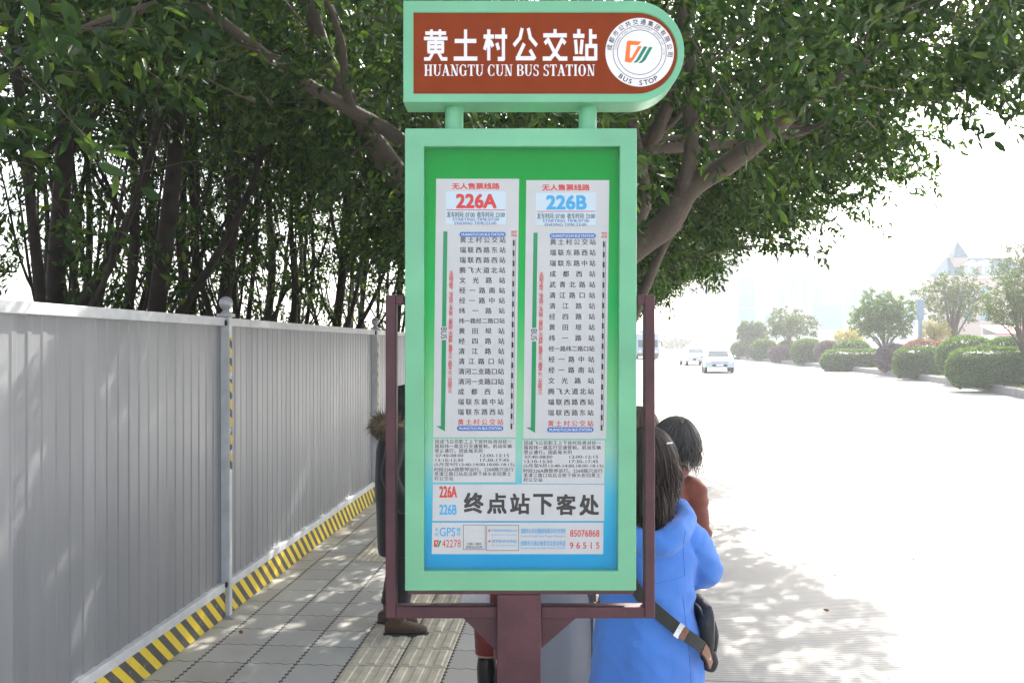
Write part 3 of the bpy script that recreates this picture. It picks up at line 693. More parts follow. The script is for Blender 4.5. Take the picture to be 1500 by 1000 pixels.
# --- street trees: one built in world space, seen closely, with its limbs where the photograph shows them
ST_G = 'broad leaved street trees along the kerb'
def canopy(rng, n, um, up, vm, vp, low=2.95, top=6.8, thin=0.0, lift=.12):
    C = []; 
    while len(C) < n:
        u, v = rng.uniform(um, up), rng.uniform(vm, vp)
        a = u / (up if u > 0 else -um); b = v / (vp if v > 0 else -vm); r2 = a * a + b * b
        if r2 > 1 + .12 * sin(5 * atan2(b, a)) : continue
        zl = low + .40 * max(0, u - .4) + lift * max(0, -u - .2) + .22 * sin(2.1 * u + 1.3 * v) + .15 * sin(4.3 * v - u)
        zt = top - 1.3 * r2
        if zt < zl + .2: zt = zl + .2
        z = zl + (zt - zl) * rng.random() ** 1.9
        if rng.random() < thin: continue
        C.append((u, v, z))
    return np.array(C)
def out_dirs(C, c0, rng, flat=.5):
    d = C - np.array(c0); d /= np.linalg.norm(d, axis=1, keepdims=True) + 1e-9
    d[:, 2] *= flat; return d + rng.normal(size=d.shape) * .55
def limb(mb, pts, rad, n=10, sub=5): mb.tube(pts, rad, n, sub=sub)

rng = np.random.default_rng(11)
TB = Vector((sx(797, 6.7), 6.7, 0)); TR = TB.copy()
t1 = thing('street_tree', TB, 'big spreading street tree directly behind the bus stop sign, with forked limbs', 'tree', -AL, ST_G)
def loc(px, py, Y): 
    p = W(px, py, Y) - TB; return Vector((p.x * cos(AL) - p.y * sin(AL), p.x * sin(AL) + p.y * cos(AL), p.z))
tk = MB(bark)
fork = loc(800, 640, 6.7)
limb(tk, [(0, 0, -.05), (.0, 0, .12), (.01, .02, .6), fork], [.30, .21, .175, .17], 16)
LIMBS = [
    ([fork, loc(735, 500, 6.6), loc(662, 375, 6.5), loc(592, 270, 6.4), loc(530, 180, 6.3), loc(478, 85, 6.1), loc(440, -40, 5.9), loc(400, -150, 5.7)], [.13, .11, .10, .09, .078, .06, .045, .02]),
    ([loc(692, 425, 6.5), loc(655, 290, 6.1), loc(590, 208, 5.7), loc(515, 162, 5.4), loc(420, 105, 5.0), loc(345, 48, 4.7), loc(278, 2, 4.4), loc(190, 18, 4.1), loc(120, 40, 3.9)], [.08, .062, .052, .045, .04, .033, .026, .018, .008]),
    ([loc(516, 160, 5.4), loc(505, 120, 5.2), loc(500, 60, 5.0), loc(470, -20, 4.8)], [.03, .024, .02, .01]),
    ([fork, loc(850, 510, 6.7), loc(892, 400, 6.6), loc(935, 358, 6.5), loc(975, 330, 6.4), loc(998, 292, 6.35)], [.16, .135, .12, .108, .10, .095]),
    ([loc(994, 300, 6.35), loc(1020, 270, 6.3), loc(1070, 238, 6.15), loc(1125, 195, 6.0), loc(1165, 162, 5.9), loc(1235, 108, 5.7), loc(1310, 55, 5.5), loc(1390, -20, 5.2)], [.075, .078, .075, .066, .056, .042, .03, .012]),
    ([loc(985, 322, 6.38), loc(1004, 268, 6.3), loc(1014, 205, 6.25), loc(1009, 150, 6.2), loc(1012, 108, 6.1), loc(1000, 30, 6.0), loc(985, -60, 5.8)], [.06, .062, .057, .053, .048, .04, .02]),
    ([loc(880, 430, 6.8), loc(935, 320, 7.1), loc(945, 292, 7.1), loc(938, 240, 7.0), loc(925, 180, 6.9), loc(905, 60, 6.8)], [.09, .06, .055, .05, .045, .02]),
    ([loc(900, 400, 7.2), loc(930, 228, 7.2), loc(955, 205, 7.1), loc(972, 172, 7.0), loc(985, 130, 6.9), loc(990, 60, 6.9)], [.08, .07, .066, .055, .045, .02]),
    ([loc(952, 208, 7.1), loc(985, 180, 7.0), loc(1003, 160, 6.9)], [.03, .026, .018]),
    ([loc(945, 218, 7.1), loc(1005, 216, 7.2), loc(1075, 210, 7.4), loc(1150, 200, 7.6), loc(1195, 186, 7.7), loc(1270, 140, 7.9)], [.05, .042, .035, .032, .026, .01]),
    ([loc(958, 204, 7.1), loc(1010, 200, 7.3), loc(1040, 190, 7.4)], [.03, .02, .01]),
    ([loc(1040, 188, 7.2), loc(1110, 188, 7.1), loc(1180, 183, 7.0)], [.02, .022, .012]),
    ([loc(925, 470, 7.5), loc(950, 410, 7.6), loc(978, 352, 7.7), loc(1000, 330, 7.8)], [.05, .045, .03, .015]),
    ([loc(700, 430, 7.0), loc(640, 200, 7.4), loc(600, 100, 7.6), loc(585, 0, 7.6)], [.09, .07, .05, .03]),
    ([loc(1000, 205, 6.2), loc(1060, 128, 6.0), loc(1130, 84, 5.8)], [.016, .013, .006]),
]
for pts, rad in LIMBS: limb(tk, pts, rad)
C = canopy(rng, 2050, -3.3, 3.8, -2.9, 4.2, low=2.75, top=6.6, lift=.42)
keep = []
for c in C:                                          # leave the view to the limbs open
    wp = RD(c[0], c[1]) + Vector((TB.x, TB.y, c[2])); px, py = CX + F * wp.x / wp.y, CY - F * (wp.z - H) / wp.y
    k = True
    if wp.y < 7.4 and 900 < px < 1190 and 150 < py < 420 and rng.random() < .93: k = False
    if wp.y < 6.0 and 250 < px < 620 and 20 < py < 300 and rng.random() < .55: k = False
    if wp.y < 3.4 and abs(px - 800) < 330: k = False
    keep.append(k)
C = C[np.array(keep)]
D = out_dirs(C, (0, 0, 3.2), rng)
tw = MB(bark); twigs(tw, C[::3], D[::3], .42, rng); tag(tw.build('fine_twigs', t1, smooth=True), kind='stuff')
tk.build('trunk', t1, smooth=True)
P, Dd, Lg = clumps_to_leaves(C, D, 52, .5, rng, ll=(.055, .095))
leaves('crown', P, Dd, Lg, .40, LF, rng, t1)

def street_proto(seed, low, n, per, up, um=-3.2):
    rng = np.random.default_rng(seed)
    t = thing('street_tree', (0, 0, 0), 'street tree', 'tree', -AL, ST_G)
    mb = MB(bark); limb(mb, wob([(0, 0, -.05), (0, 0, .1), (.0, .05, .9), (.05, 0, 1.9)], .03, rng), [.26, .19, .16, .14], 12)
    C = canopy(rng, n, um, up, -3.6, 3.6, low=low, top=7.2)
    for k in range(9):
        e = C[rng.integers(len(C))]; m = Vector((e[0] * .45, e[1] * .45, 2.0 + (e[2] - 2.0) * .62))
        limb(mb, wob([(.04, 0, 1.75), m, tuple(e)], .12, rng), [.085, .05, .012], 7)
    D = out_dirs(C, (0, 0, 2.6), rng)
    tw = MB(bark); twigs(tw, C[::6], D[::6], .4, rng); tag(tw.build('fine_twigs', t, smooth=True), kind='stuff')
    mb.build('trunk', t, smooth=True)
    P, Dd, Lg = clumps_to_leaves(C, D, per, .5, rng, ll=(.065, .105))
    leaves('crown', P, Dd, Lg, .42, LF, rng, t, simple=True); return t
sa = street_proto(21, 2.75, 2000, 40, 3.7); sb = street_proto(22, 2.85, 1900, 40, 3.45)
lab = ['second street tree along the kerb, its crown closest behind the tree at the sign', 'street tree third along the kerb, crown reaching over the road',
       'fourth street tree along the kerb, smaller in view', 'street tree fifth along the kerb, low over the road', 'far street tree sixth along the kerb', 'farthest street tree of the kerb row, its leaves just above the maroon frame']
for i, v in enumerate((11.6, 17.5, 24, 31, 39, 48)):
    o = (sa if i == 0 else sb if i == 1 else copy_tree((sa, sb)[i % 2]))
    pp = RD(.2 + .1 * (i % 2), v); o.location = (pp.x, pp.y, gz(pp.y)); o.rotation_euler = (0, 0, -AL + (.12, -.1, .08, 0, -.08, .1)[i]); o['label'] = lab[i]
# --- the wood behind the hoarding
FG = 'dark trunked trees behind the hoarding'
def forest_proto(seed, lean, r0, fork, crown_low, n, per, rad=2.3):
    rng = np.random.default_rng(seed)
    t = thing('woodland_tree', (0, 0, 0), 'tree', 'tree', 0, FG); mb = MB(bark2)
    top = 7.8; pts = [Vector((0, 0, -.1))]
    for k in range(1, 6):
        z = top * k / 5; pts.append(Vector((lean[0] * z * .7 + rng.normal() * .09, lean[1] * z + rng.normal() * .09, z)))
    limb(mb, pts, [r0 * .92, r0 * .76, r0 * .66, r0 * .52, r0 * .34, r0 * .12], 9)
    C = []
    ends = []
    for k in range(fork):
        j = rng.integers(1, 4); b = pts[j]; a = rng.uniform(0, 2 * pi); ln = rng.uniform(1.4, 2.6)
        e = b + Vector((cos(a) * ln * .5, sin(a) * ln * .5, ln * 1.2)); m = b + (e - b) * .5 + Vector((cos(a) * .15, sin(a) * .15, -.1))
        limb(mb, [b, m, e, e + Vector((cos(a) * .3, sin(a) * .3, .9))], [r0 * .42, r0 * .30, r0 * .18, r0 * .05], 6); ends.append(e)
    while len(C) < n:
        q = rng.random()
        if q < .2 and ends:
            e = ends[rng.integers(len(ends))]; C.append(np.array(e) + rng.normal(size=3) * .55)
        else:
            z = crown_low + (8.2 - crown_low) * rng.random() ** .7; a = rng.uniform(0, 2 * pi); r = rad * sqrt(rng.random()) * (1 - .25 * abs(z - 5.4) / 2.4)
            C.append(np.array([lean[0] * z * .7 + cos(a) * r, lean[1] * z + sin(a) * r, z]))
    for k in range(int(n * .03)):                      # loose sprays lower on the stem
        z = rng.uniform(1.6, crown_low); a = rng.uniform(0, 2 * pi); r = rng.uniform(.2, 1.0); C.append(np.array([lean[0] * z * .7 + cos(a) * r, lean[1] * z + sin(a) * r, z]))
    C = np.array(C); D = out_dirs(C, (0, 0, 4.2), rng)
    tw = MB(bark); twigs(tw, C[::4], D[::4], .45, rng, .007); tag(tw.build('fine_twigs', t, smooth=True), kind='stuff')
    mb.build('trunk', t, smooth=True)
    P, Dd, Lg = clumps_to_leaves(C, D, per, .5, rng, ll=(.065, .11))
    leaves('crown', P, Dd, Lg, .36, LF2, rng, t, simple=True); return t
protos = [forest_proto(31, (.06, 0), .10, 3, 4.6, 230, 34), forest_proto(32, (-.04, .05), .06, 5, 4.3, 190, 34, 1.8),
          forest_proto(33, (.13, -.03), .08, 3, 4.7, 230, 34), forest_proto(34, (.02, .02), .045, 4, 4.3, 170, 34, 1.7), forest_proto(35, (-.08, 0), .07, 6, 4.6, 210, 34)]
# (photo column where the stem meets the rail, distance along the road, prototype, scale, turn)
spots = [(22, 6.0, 1, 1.0, .4, 'slim dark tree at the far left edge, behind the hoarding'), (36, 7.2, 0, 1.1, .0, 'thick dark forked tree near the left edge, leaning right above the white rail'),
         (92, 9.0, 1, .95, 2.0, 'slim tree between the thick forked tree and the pair of thin stems'), (60, 11.5, 3, 1.1, 1.0, 'thin straight tree just right of the thick forked one at left'),
         (130, 10.0, 3, 1.0, 3.0, 'thin tree left of the bright gap in the wood'), (112, 11.0, 4, 1.0, .3, 'slender leaning tree in the bright gap at left'),
         (150, 12.5, 1, 1.0, 4.0, 'distant thin tree low in the bright gap'), (185, 8.6, 4, .95, .2, 'crooked tree whose stem bends left beside the stout column trunk'),
         (198, 7.6, 0, 1.12, .5, 'stout column trunk left of the first hoarding post'), (215, 13.0, 3, 1.0, 2.2, 'thin tree right behind the stout column trunk'),
         (228, 9.6, 2, .9, .3, 'thin tree leaning right over the hoarding'), (262, 10.6, 3, 1.05, 5.0, 'first of two close thin trees left of the ball topped post'),
         (280, 9.4, 2, 1.2, .15, 'dark tree leaning strongly right, left of the ball topped post'), (276, 13.5, 1, 1.1, 1.1, 'straight thin tree beside the strongly leaning one'),
         (305, 16.0, 3, 1.0, 3.3, 'distant thin tree left of the first hoarding post'), (345, 12.0, 1, 1.0, .8, 'tree rising just right of the first hoarding post'),
         (375, 13.0, 0, .95, 1.5, 'dark tree in the middle of the second hoarding panel'), (392, 11.5, 2, .8, .4, 'pale barked tree leaning right above the second panel'),
         (408, 16.0, 3, 1.1, .2, 'thin tree behind the pale barked one'), (466, 14.0, 3, 1.0, 2.7, 'thin straight tree above the right half of the second panel'),
         (478, 12.4, 0, .95, .3, 'stout dark tree left of the second hoarding post'), (516, 15.0, 1, 1.05, 3.8, 'slim tree just left of the second hoarding post'),
         (530, 19.0, 4, 1.0, 1.9, 'distant tree behind the second ball topped post'), (555, 16.0, 3, 1.0, 4.4, 'thin tree between the second post and the maroon frame'),
         (572, 13.5, 2, .95, 5.5, 'tree close left of the maroon side frame, above the hoarding'), (440, 22.0, 4, 1.1, .9, 'far tree deep in the wood above the second panel'),
         (340, 24.0, 0, 1.1, 2.9, 'far tree deep in the wood behind the first post'), (600, 21.0, 0, 1.1, .6, 'tree hidden mostly behind the sign in the wood'),
         (500, 27.0, 2, 1.2, 1.4, 'most distant tree of the wood, left of the second post'), (240, 15.0, 3, 1.0, 5.2, 'distant tree in the pale gap left of the first post'),
         (565, 30.0, 4, 1.2, 2.4, 'most distant tree of the wood, beside the maroon frame'),
         (8, 9.5, 3, 1.0, 1.0, 'thin tree at the very left edge behind the slim dark one'), (75, 8.0, 3, .95, 2.2, 'very thin upright stem right of the thick forked tree'), (108, 8.4, 3, 1.05, 3.9, 'very thin upright stem left of the crooked tree'),
         (165, 10.2, 3, 1.0, .2, 'thin upright stem just left of the crooked tree'), (248, 8.8, 3, 1.0, 1.7, 'thin upright stem right of the stout column trunk'), (322, 10.4, 1, .9, 2.9, 'slim dark stem directly behind the ball of the first hoarding post'),
         (358, 10.8, 3, 1.0, 4.8, 'thin stem just right of the first hoarding post'), (430, 12.6, 3, 1.0, .6, 'thin upright stem over the middle of the second panel'), (498, 13.0, 3, 1.0, 5.7, 'thin upright stem left of the second ball topped post')]
used = set()
for px, vv_, k, s_, rz, lb in spots:
    u = (px - (CX + 92)) / F * vv_ ; pp = RD(u, vv_)
    o = protos[k] if k not in used else copy_tree(protos[k]); used.add(k)
    o.location = (pp.x, pp.y, gz(pp.y) - .02); o.rotation_euler = (0, 0, rz); o.scale = (s_, s_, s_); o['label'] = lb
# the tree whose leafy boughs hang close at the top left
rng = np.random.default_rng(51)
pp = RD(-3.6, 2.2); t = thing('overhanging_tree', (pp.x, pp.y, 0), 'tree whose large leaves hang close at the top left corner over the hoarding', 'tree', -AL)
mb = MB(bark); limb(mb, [(0, 0, -.1), (0, .05, 1.2), (.1, .1, 2.4), (.3, .3, 3.6), (.4, .5, 4.8)], [.17, .14, .12, .08, .03], 10)
C = []
while len(C) < 430:
    u, v, z = rng.uniform(-2, 3.0), rng.uniform(-.8, 4.6), rng.uniform(2.5, 5.0)
    w_ = RD(-3.6 + u, 2.2 + v); px, py = CX + F * w_.x / max(w_.y, .1), CY - F * (z - H) / max(w_.y, .1)
    lim = 250 - .42 * max(0, px) - (60 if px > 60 else 0) + 60 * sin(px * .021)
    if py > lim or (px > 520) or w_.y < 2.2: continue
    C.append((u, v, z))
C = np.array(C); D = out_dirs(C, (0, 1.5, 3.4), rng, .3)
for k in range(10):
    e = C[rng.integers(len(C))]; limb(mb, wob([(.1, .1, 2.2), (e[0] * .5, e[1] * .5 + .1, 3.2 + .3 * rng.random()), tuple(e)], .08, rng), [.06, .035, .01], 7)
tw = MB(bark); twigs(tw, C[::2], D[::2], .4, rng, .004); tag(tw.build('fine_twigs', t, smooth=True), kind='stuff')
mb.build('trunk', t, smooth=True)
P, Dd, Lg = clumps_to_leaves(C, D, 20, .45, rng, ll=(.08, .125)); leaves('crown', P, Dd, Lg, .38, LF, rng, t)
# ------------------------------------------------------------------ the planted median across the road
KL = [(1085, 526.5), (1110, 529), (1150, 533), (1200, 538.5), (1250, 544.5), (1300, 550.5), (1350, 557.5), (1400, 565.5), (1450, 574.5), (1500, 584.5), (1560, 597), (1640, 616)]   # kerb foot, photo pixels
KP = [GF(*k) for k in KL]; KP = [KP[0] + (KP[0] - KP[1]) * 2.5] + KP
nk = [Vector((cos(.11), -sin(.11), 0))] * len(KP)      # away from the road
mk = MB(mat('median_kerb_stone', (.21, .21, .22), .85, var=.15, scale=4, bump=.3, bscale=30))
rowsK = []
for p_, n_ in zip(KP, nk):
    rowsK.append([p_ + Vector((0, 0, -.1)), p_ + Vector((0, 0, .29)), p_ + n_ * .03 + Vector((0, 0, .32)), p_ + n_ * .24 + Vector((0, 0, .32)), p_ + n_ * .26 + Vector((0, 0, -.05))])
vs = [q for r in rowsK for q in r]; mk.add(vs, [(i * 5 + j, i * 5 + j + 1, i * 5 + j + 6, i * 5 + j + 5) for i in range(len(KP) - 1) for j in range(4)])
tag(mk.build('median_kerb'), kind='structure')
grm = mat('lawn_soil', (.10, .13, .03), .9, var=.3, scale=1.2, col2=(.17, .17, .05))
ml = MB(grm); vs = []
for p_, n_ in zip(KP, nk): vs += [p_ + n_ * .25 + Vector((0, 0, .28)), p_ + n_ * 2.5 + Vector((0, 0, .36)), p_ + n_ * 9 + Vector((0, 0, .34))]
ml.add(vs, [(i * 3 + j, i * 3 + j + 1, i * 3 + j + 4, i * 3 + j + 3) for i in range(len(KP) - 1) for j in range(2)])
tag(ml.build('median_strip'), kind='structure')
rng = np.random.default_rng(5)
gp = []
for a, b in zip(KP[:-1], KP[1:]):
    for k in range(int((b - a).length * 110)):
        q = a + (b - a) * rng.random() + Vector((cos(.11), -sin(.11), 0)) * rng.uniform(.25, 2.6); gp.append((q.x, q.y, q.z + .28))
gp = np.array(gp); d = rng.normal(size=gp.shape) * .4 + np.array([0, 0, 1.0])
LFL = leaf_mat('grass_blade', (.10, .15, .02), (.18, .24, .04), (.30, .33, .08), .6, .4)
tag(leaves('lawn_grass', gp, d, rng.uniform(.06, .13, len(gp)), .12, LFL, rng, simple=True), kind='stuff')

def kerb_at(px):                                      # depth and ground of the strip behind a photo column
    for (a, ya), (b, yb) in zip(KL[:-1], KL[1:]):
        if px <= b: break
    return GF(px, ya + (yb - ya) * (px - a) / (b - a))
twm = mat('twig_bark', (.10, .085, .065), .9)
def shrub(name, x0, x1, y0, y1, back, material, label, group, box=False, seed=0, n=None):
    """a clipped shrub filling the photo box x0..x1, y0..y1 at `back` metres behind the kerb"""
    rng = np.random.default_rng(100 + seed)
    k = kerb_at((x0 + x1) / 2); Y = k.y + back; kx = Y / F
    w_, h_ = (x1 - x0) * kx, (y1 - y0) * kx; c = Vector((((x0 + x1) / 2 - CX) * kx, Y, 0)); zb = H + (CY - y1) * kx; dep = min(w_, 2.6) if not box else min(w_ * .5, 2.2)
    g0 = k.z + .30; zb = min(zb, g0 + .08) if back < 2 else g0; h_ = H + (CY - y0) * kx - zb
    t = thing(name, (c.x, c.y, zb), label, 'shrub' if not box else 'hedge', -.11, group)
    pw = 4.5 if box else 2.4
    def surf(a, e):                                   # superellipsoid
        f = lambda s_, q: math.copysign(abs(s_) ** q, s_)
        q = 2 / pw; return Vector((f(cos(e), q) * f(cos(a), q) * w_ / 2, f(cos(e), q) * f(sin(a), q) * dep / 2, h_ * (.5 + .5 * f(sin(e), q))))
    b = MB(material); rr = []
    for i in range(15):
        e = -pi / 2 + pi * (i + .05) / 14.1; rr.append([(lambda s_: Vector((s_.x * .93, s_.y * .93, h_ * .02 + s_.z * .88)))(surf(2 * pi * j / 28, e)) * (1 + .03 * sin(7 * j + 3 * i)) for j in range(28)])
    b.rings(rr); b.ball((0, 0, .02), (w_ * .12, dep * .12, .12), 8, 4, twm); b.build('foliage_core', t, smooth=True)
    n = n or int(min(16000, 2600 + 700 * w_ * h_ / (kx * 35) ** 2 * 3)); P = []; D = []
    for i in range(n):
        v = Vector(rng.normal(size=3)); f_ = (abs(v.x) ** pw + abs(v.y) ** pw + abs(v.z) ** pw) ** (-1 / pw); v *= f_
        if v.z < -.9: continue
        nn = Vector([math.copysign(abs(q) ** (pw - 1), q) / d_ for q, d_ in zip(v, (w_, dep, h_))]).normalized()
        lump = 1 + .035 * sin(6 * v.x + seed) * sin(5 * v.z + 2 * v.y + seed); s_ = Vector((v.x * w_ / 2 * lump, v.y * dep / 2 * lump, h_ * (.5 + .5 * v.z * lump)))
        P.append(s_ - nn * .05 * rng.random()); D.append(nn + Vector(rng.normal(size=3)) * .7 + Vector((0, 0, .35)))
    leaves('foliage', np.array(P), np.array(D), rng.uniform(2.0, 4.6, len(P)) * kx, .5, material, rng, t, simple=True)
    return t
SG = 'clipped shrubs on the planted median'
SH = [('round_shrub', 1073, 1099, 502, 526, 1.2, LFH, 'small round green shrub at the far left end of the median row', False),
      ('round_shrub', 1094, 1107, 505, 525, 1.6, LFP, 'small purple shrub squeezed between the first two green balls', False),
      ('round_shrub', 1101, 1137, 499, 527, 1.2, LFH, 'green ball shrub under the small dark tree, second green ball of the row', False),
      ('round_shrub', 1128, 1163, 507, 530, 1.0, LFP, 'low purple shrub under the umbrella shaped tree', False),
      ('round_shrub', 1140, 1166, 501, 520, 3.2, LFH, 'green shrub behind the low purple one at the umbrella tree trunk', False),
      ('round_shrub', 1161, 1203, 498, 533, 1.2, LFH, 'tall rounded green shrub right of the umbrella tree', False),
      ('round_shrub', 1196, 1232, 501, 531, 1.4, LFP, 'purple pink shrub between the tall rounded shrub and the long hedge', False),
      ('clipped_hedge', 1208, 1294, 513, 546, 1.3, LFH, 'long box cut green hedge under the dark round tree', True),
      ('round_shrub', 1222, 1273, 500, 520, 3.6, LFH, 'green mound showing above the long box cut hedge', False),
      ('round_shrub', 1286, 1332, 505, 545, 1.6, LFP, 'grey purple shrub right of the long hedge', False),
      ('round_shrub', 1322, 1390, 499, 530, 4.2, LFK, 'wide pink flowering shrub behind the green box hedges', False),
      ('clipped_hedge', 1314, 1392, 510, 555, 1.3, LFH, 'box cut green hedge left of the tall green dome', True),
      ('round_shrub', 1378, 1455, 493, 560, 2.6, LFH, 'tall green dome shrub between the two near hedges', False),
      ('clipped_hedge', 1397, 1530, 509, 570, 1.5, LFH, 'nearest long green hedge at the right edge of the picture', True),
      ('round_shrub', 1446, 1500, 495, 520, 5.5, LFH, 'green shrub behind the nearest hedge at the right edge', False)]
for i, (nm, x0, x1, y0, y1, bk, m_, lb, bx) in enumerate(SH): shrub(nm, x0, x1, y0, y1, bk, m_, lb, SG, bx, i)

def small_tree(name, px, y_top, y_crown, x0, x1, back, label, material, seed, n=520, per=26, umbrella=False, dense=1.0, stems=1):
    rng = np.random.default_rng(seed); k = kerb_at(min(px, 1500)); Y = k.y + back; kx = Y / F
    g0 = k.z + .32; base = Vector(((px - CX) * kx, Y, g0)); Z = lambda y: H + (CY - y) * kx - g0; X = lambda x: (x - px) * kx
    t = thing(name, base, label, 'tree', 0, None); mb = MB(bark); zt, zc = Z(y_top), Z(y_crown); hw = (x1 - x0) / 2 * kx; cx = X((x0 + x1) / 2)
    for s_ in range(stems):
        o_ = (s_ - (stems - 1) / 2) * hw * .12
        limb(mb, [(o_ * .3, 0, -.05), (o_ * .6, 0, zc * .55), (o_ + cx * .3, .05, zc + .1 * (zt - zc)), (o_ * 2 + cx * .6, 0, zc + .5 * (zt - zc)), (cx + o_ * 2, 0, zc + .8 * (zt - zc))], [.030 * hw + .05, .028 * hw + .035, .03 * hw + .02, .03, .01], 8)
    C = []
    while len(C) < n:
        v = rng.normal(size=3); v /= np.linalg.norm(v); r = rng.random() ** .5 * (1 + .10 * sin(4 * atan2(v[2], v[0]) + seed))
        if umbrella and v[2] < -.25: continue
        C.append((cx + v[0] * r * hw, v[1] * r * hw * .9, zc + (zt - zc) * (.5 + .5 * v[2] * r if not umbrella else .28 + .72 * v[2] * r)))
    C = np.array(C)
    for q in range(9):
        e = C[rng.integers(n)]; limb(mb, wob([(0, 0, zc * .6), (e[0] * .45, e[1] * .4, zc + .25 * (e[2] - zc)), tuple(e)], .05, rng), [.022 * hw + .015, .014 * hw + .01, .008], 6)
    mb.build('trunk', t, smooth=True)
    D = out_dirs(C, (cx, 0, zc), rng); P, Dd, Lg = clumps_to_leaves(C, D, per, hw * .16, rng, ll=(2.4 * kx, 4.6 * kx), droop=.2)
    leaves('crown', P, Dd, Lg, .45, material, rng, t, simple=True); return t
small_tree('median_tree', 1102, 471, 502, 1082, 1121, 2.6, 'small dark round tree at the far left of the median', LFG, 61)
small_tree('median_tree', 1158, 452, 498, 1121, 1196, 2.6, 'umbrella shaped tree with visible limbs on the median', LFG, 62, 330, 18, True)
small_tree('median_tree', 1296, 428, 499, 1248, 1340, 2.4, 'dark round tree on a short trunk above the long hedge', LFH, 63, 560)
small_tree('median_tree', 1500, 396, 492, 1446, 1560, 3.5, 'dark tree cut off by the right edge of the picture', LFG, 64, 520)
small_tree('background_tree', 1396, 396, 478, 1344, 1450, 13, 'tall pale hazy tree with several stems in front of the spired house', LFG, 65, 560, 16, stems=3)
small_tree('background_tree', 1490, 345, 440, 1455, 1545, 18, 'pale tree rising behind the dark tree at the right edge', LFG, 66, 480, 16)
small_tree('background_tree', 1240, 482, 505, 1222, 1262, 9, 'small yellow leaved tree behind the dark round tree', LFY, 67, 200, 12)
small_tree('background_tree', 1366, 470, 500, 1348, 1392, 8, 'low yellow green tree beside the blue post', LFY, 68, 200, 12)
small_tree('background_tree', 985, 493, 512, 962, 1010, 70, 'faint pale tree far down the road behind the railing', LFG, 69, 160, 12)

# blue post
bpm = mat('blue_post_paint', (.24, .33, .46), .5); k = kerb_at(1348); Y = k.y + 6; kx = Y / F; g0 = k.z + .1
t = thing('signal_post', ((1348 - CX) * kx, Y, g0), 'blue post right of the dark round tree on the median', 'post'); zt = H + (CY - 438) * kx - g0
b = MB(bpm); b.box(-.09, .09, -.09, .09, 0, zt * .96); b.build('shaft', t, bevel=.02)
b = MB(bpm); b.box(-.16, .16, -.14, .14, zt * .72, zt); b.build('signal_box', t, bevel=.03)
b = MB(M['dark']); b.box(-.14, .14, -.12, .12, 0, .14); b.build('foot', t)
# grey post and a street lamp, far
for px, yt, bk, lb in ((1161, 420, 30, 'thin faint street lamp in front of the white shopping building'),):
    k = kerb_at(px); Y = k.y + bk; kx = Y / F; t = thing('street_lamp', ((px - CX) * kx, Y, gz(Y)), lb, 'street lamp'); zt = H + (CY - yt) * kx - gz(Y)
    b = MB(M['steel']); b.tube([(0, 0, 0), (0, 0, zt * .5), (0, 0, zt)], [.13, .1, .07], 8); b.tube([(0, 0, zt - .1), (-1.0, 0, zt + .1), (-1.7, 0, zt + .1)], .05, 6); b.build('pole', t, smooth=True)
    b = MB(M['white']); b.box(-2.3, -1.6, -.15, .15, zt + .05, zt + .2); b.build('lamp_head', t, bevel=.04)

# ------------------------------------------------------------------ far buildings
wall = mat('white_render', (.52, .53, .54), .8, var=.04, scale=.3); glassb = mat('blue_glazing', (.20, .33, .39), .25); trim = mat('pale_trim', (.44, .46, .48), .7)
pinkw = mat('pale_pink_render', (.46, .37, .35), .8, var=.05, scale=.4); slate = mat('blue_roof_tiles', (.07, .15, .21), .6, var=.12, scale=3); redm = mat('red_awning', (.55, .10, .14), .6, var=.1, scale=2)
def bx(name, parent, m_, *d, bevel=0): b = MB(m_); b.box(*d); return b.build(name, parent, bevel=bevel)
def facade(px0, px1, pyt, Y, name, label, cat, windows, depth=18, zb=-.5, wmat=None, rz=0.0):
    kx = Y / F; x0, x1 = (px0 - CX) * kx, (px1 - CX) * kx; zt = H + (CY - pyt) * kx - gz(Y)
    t = thing(name, ((x0 + x1) / 2, Y, gz(Y)), label, cat, rz); hw = (x1 - x0) / 2
    bx('wall', t, wmat or wall, -hw, hw, 0, depth, zb, zt); bx('parapet', t, trim, -hw - .3, hw + .3, -.3, depth + .3, zt + .003, zt + .9)
    for (a, b_, c, d) in windows:                     # photo boxes
        X0, X1, Z0, Z1 = (a - CX) * kx - (x0 + x1) / 2, (b_ - CX) * kx - (x0 + x1) / 2, H + (CY - d) * kx - gz(Y), H + (CY - c) * kx - gz(Y)
        w_ = bx('window', t, trim, X0 - .12, X1 + .12, -.16, -.004, Z0 - .12, Z1 + .12)
        b2 = MB(glassb); b2.box(X0, X1, -.20, -.163, Z0, Z1); nx = max(1, int((X1 - X0) / 2.2)); nz = max(1, int((Z1 - Z0) / 2.6))
        for q in range(1, nx): b2.box(X0 + (X1 - X0) * q / nx - .06, X0 + (X1 - X0) * q / nx + .06, -.26, -.201, Z0, Z1, trim)
        for q in range(1, nz): b2.box(X0, X1, -.24, -.201, Z0 + (Z1 - Z0) * q / nz - .06, Z0 + (Z1 - Z0) * q / nz + .06, trim)
        b2.build('pane', w_)
    return t
YB = 150
win = [(1082, 1105, 405, 475), (1176, 1182, 398, 452), (1190, 1201, 415, 470), (1236, 1243, 393, 470), (1201, 1234, 446, 482), (1246, 1256, 418, 470), (1258, 1278, 418, 446), (1142, 1150, 430, 446), (1158, 1168, 400, 440), (1120, 1136, 460, 475)]
facade(1074, 1262, 386, YB, 'shopping_building', 'large white shopping building with tall blue glass strips behind the median', 'building', win, 25)
win2 = [(1270, 1284, 418, 440), (1288, 1302, 418, 440), (1322, 1338, 418, 440), (1270, 1284, 452, 474), (1288, 1302, 452, 474), (1322, 1338, 452, 474)]
facade(1264, 1362, 392, YB + 14, 'shopping_annex', 'lower white block joined to the right of the large shopping building', 'building', win2, 20)
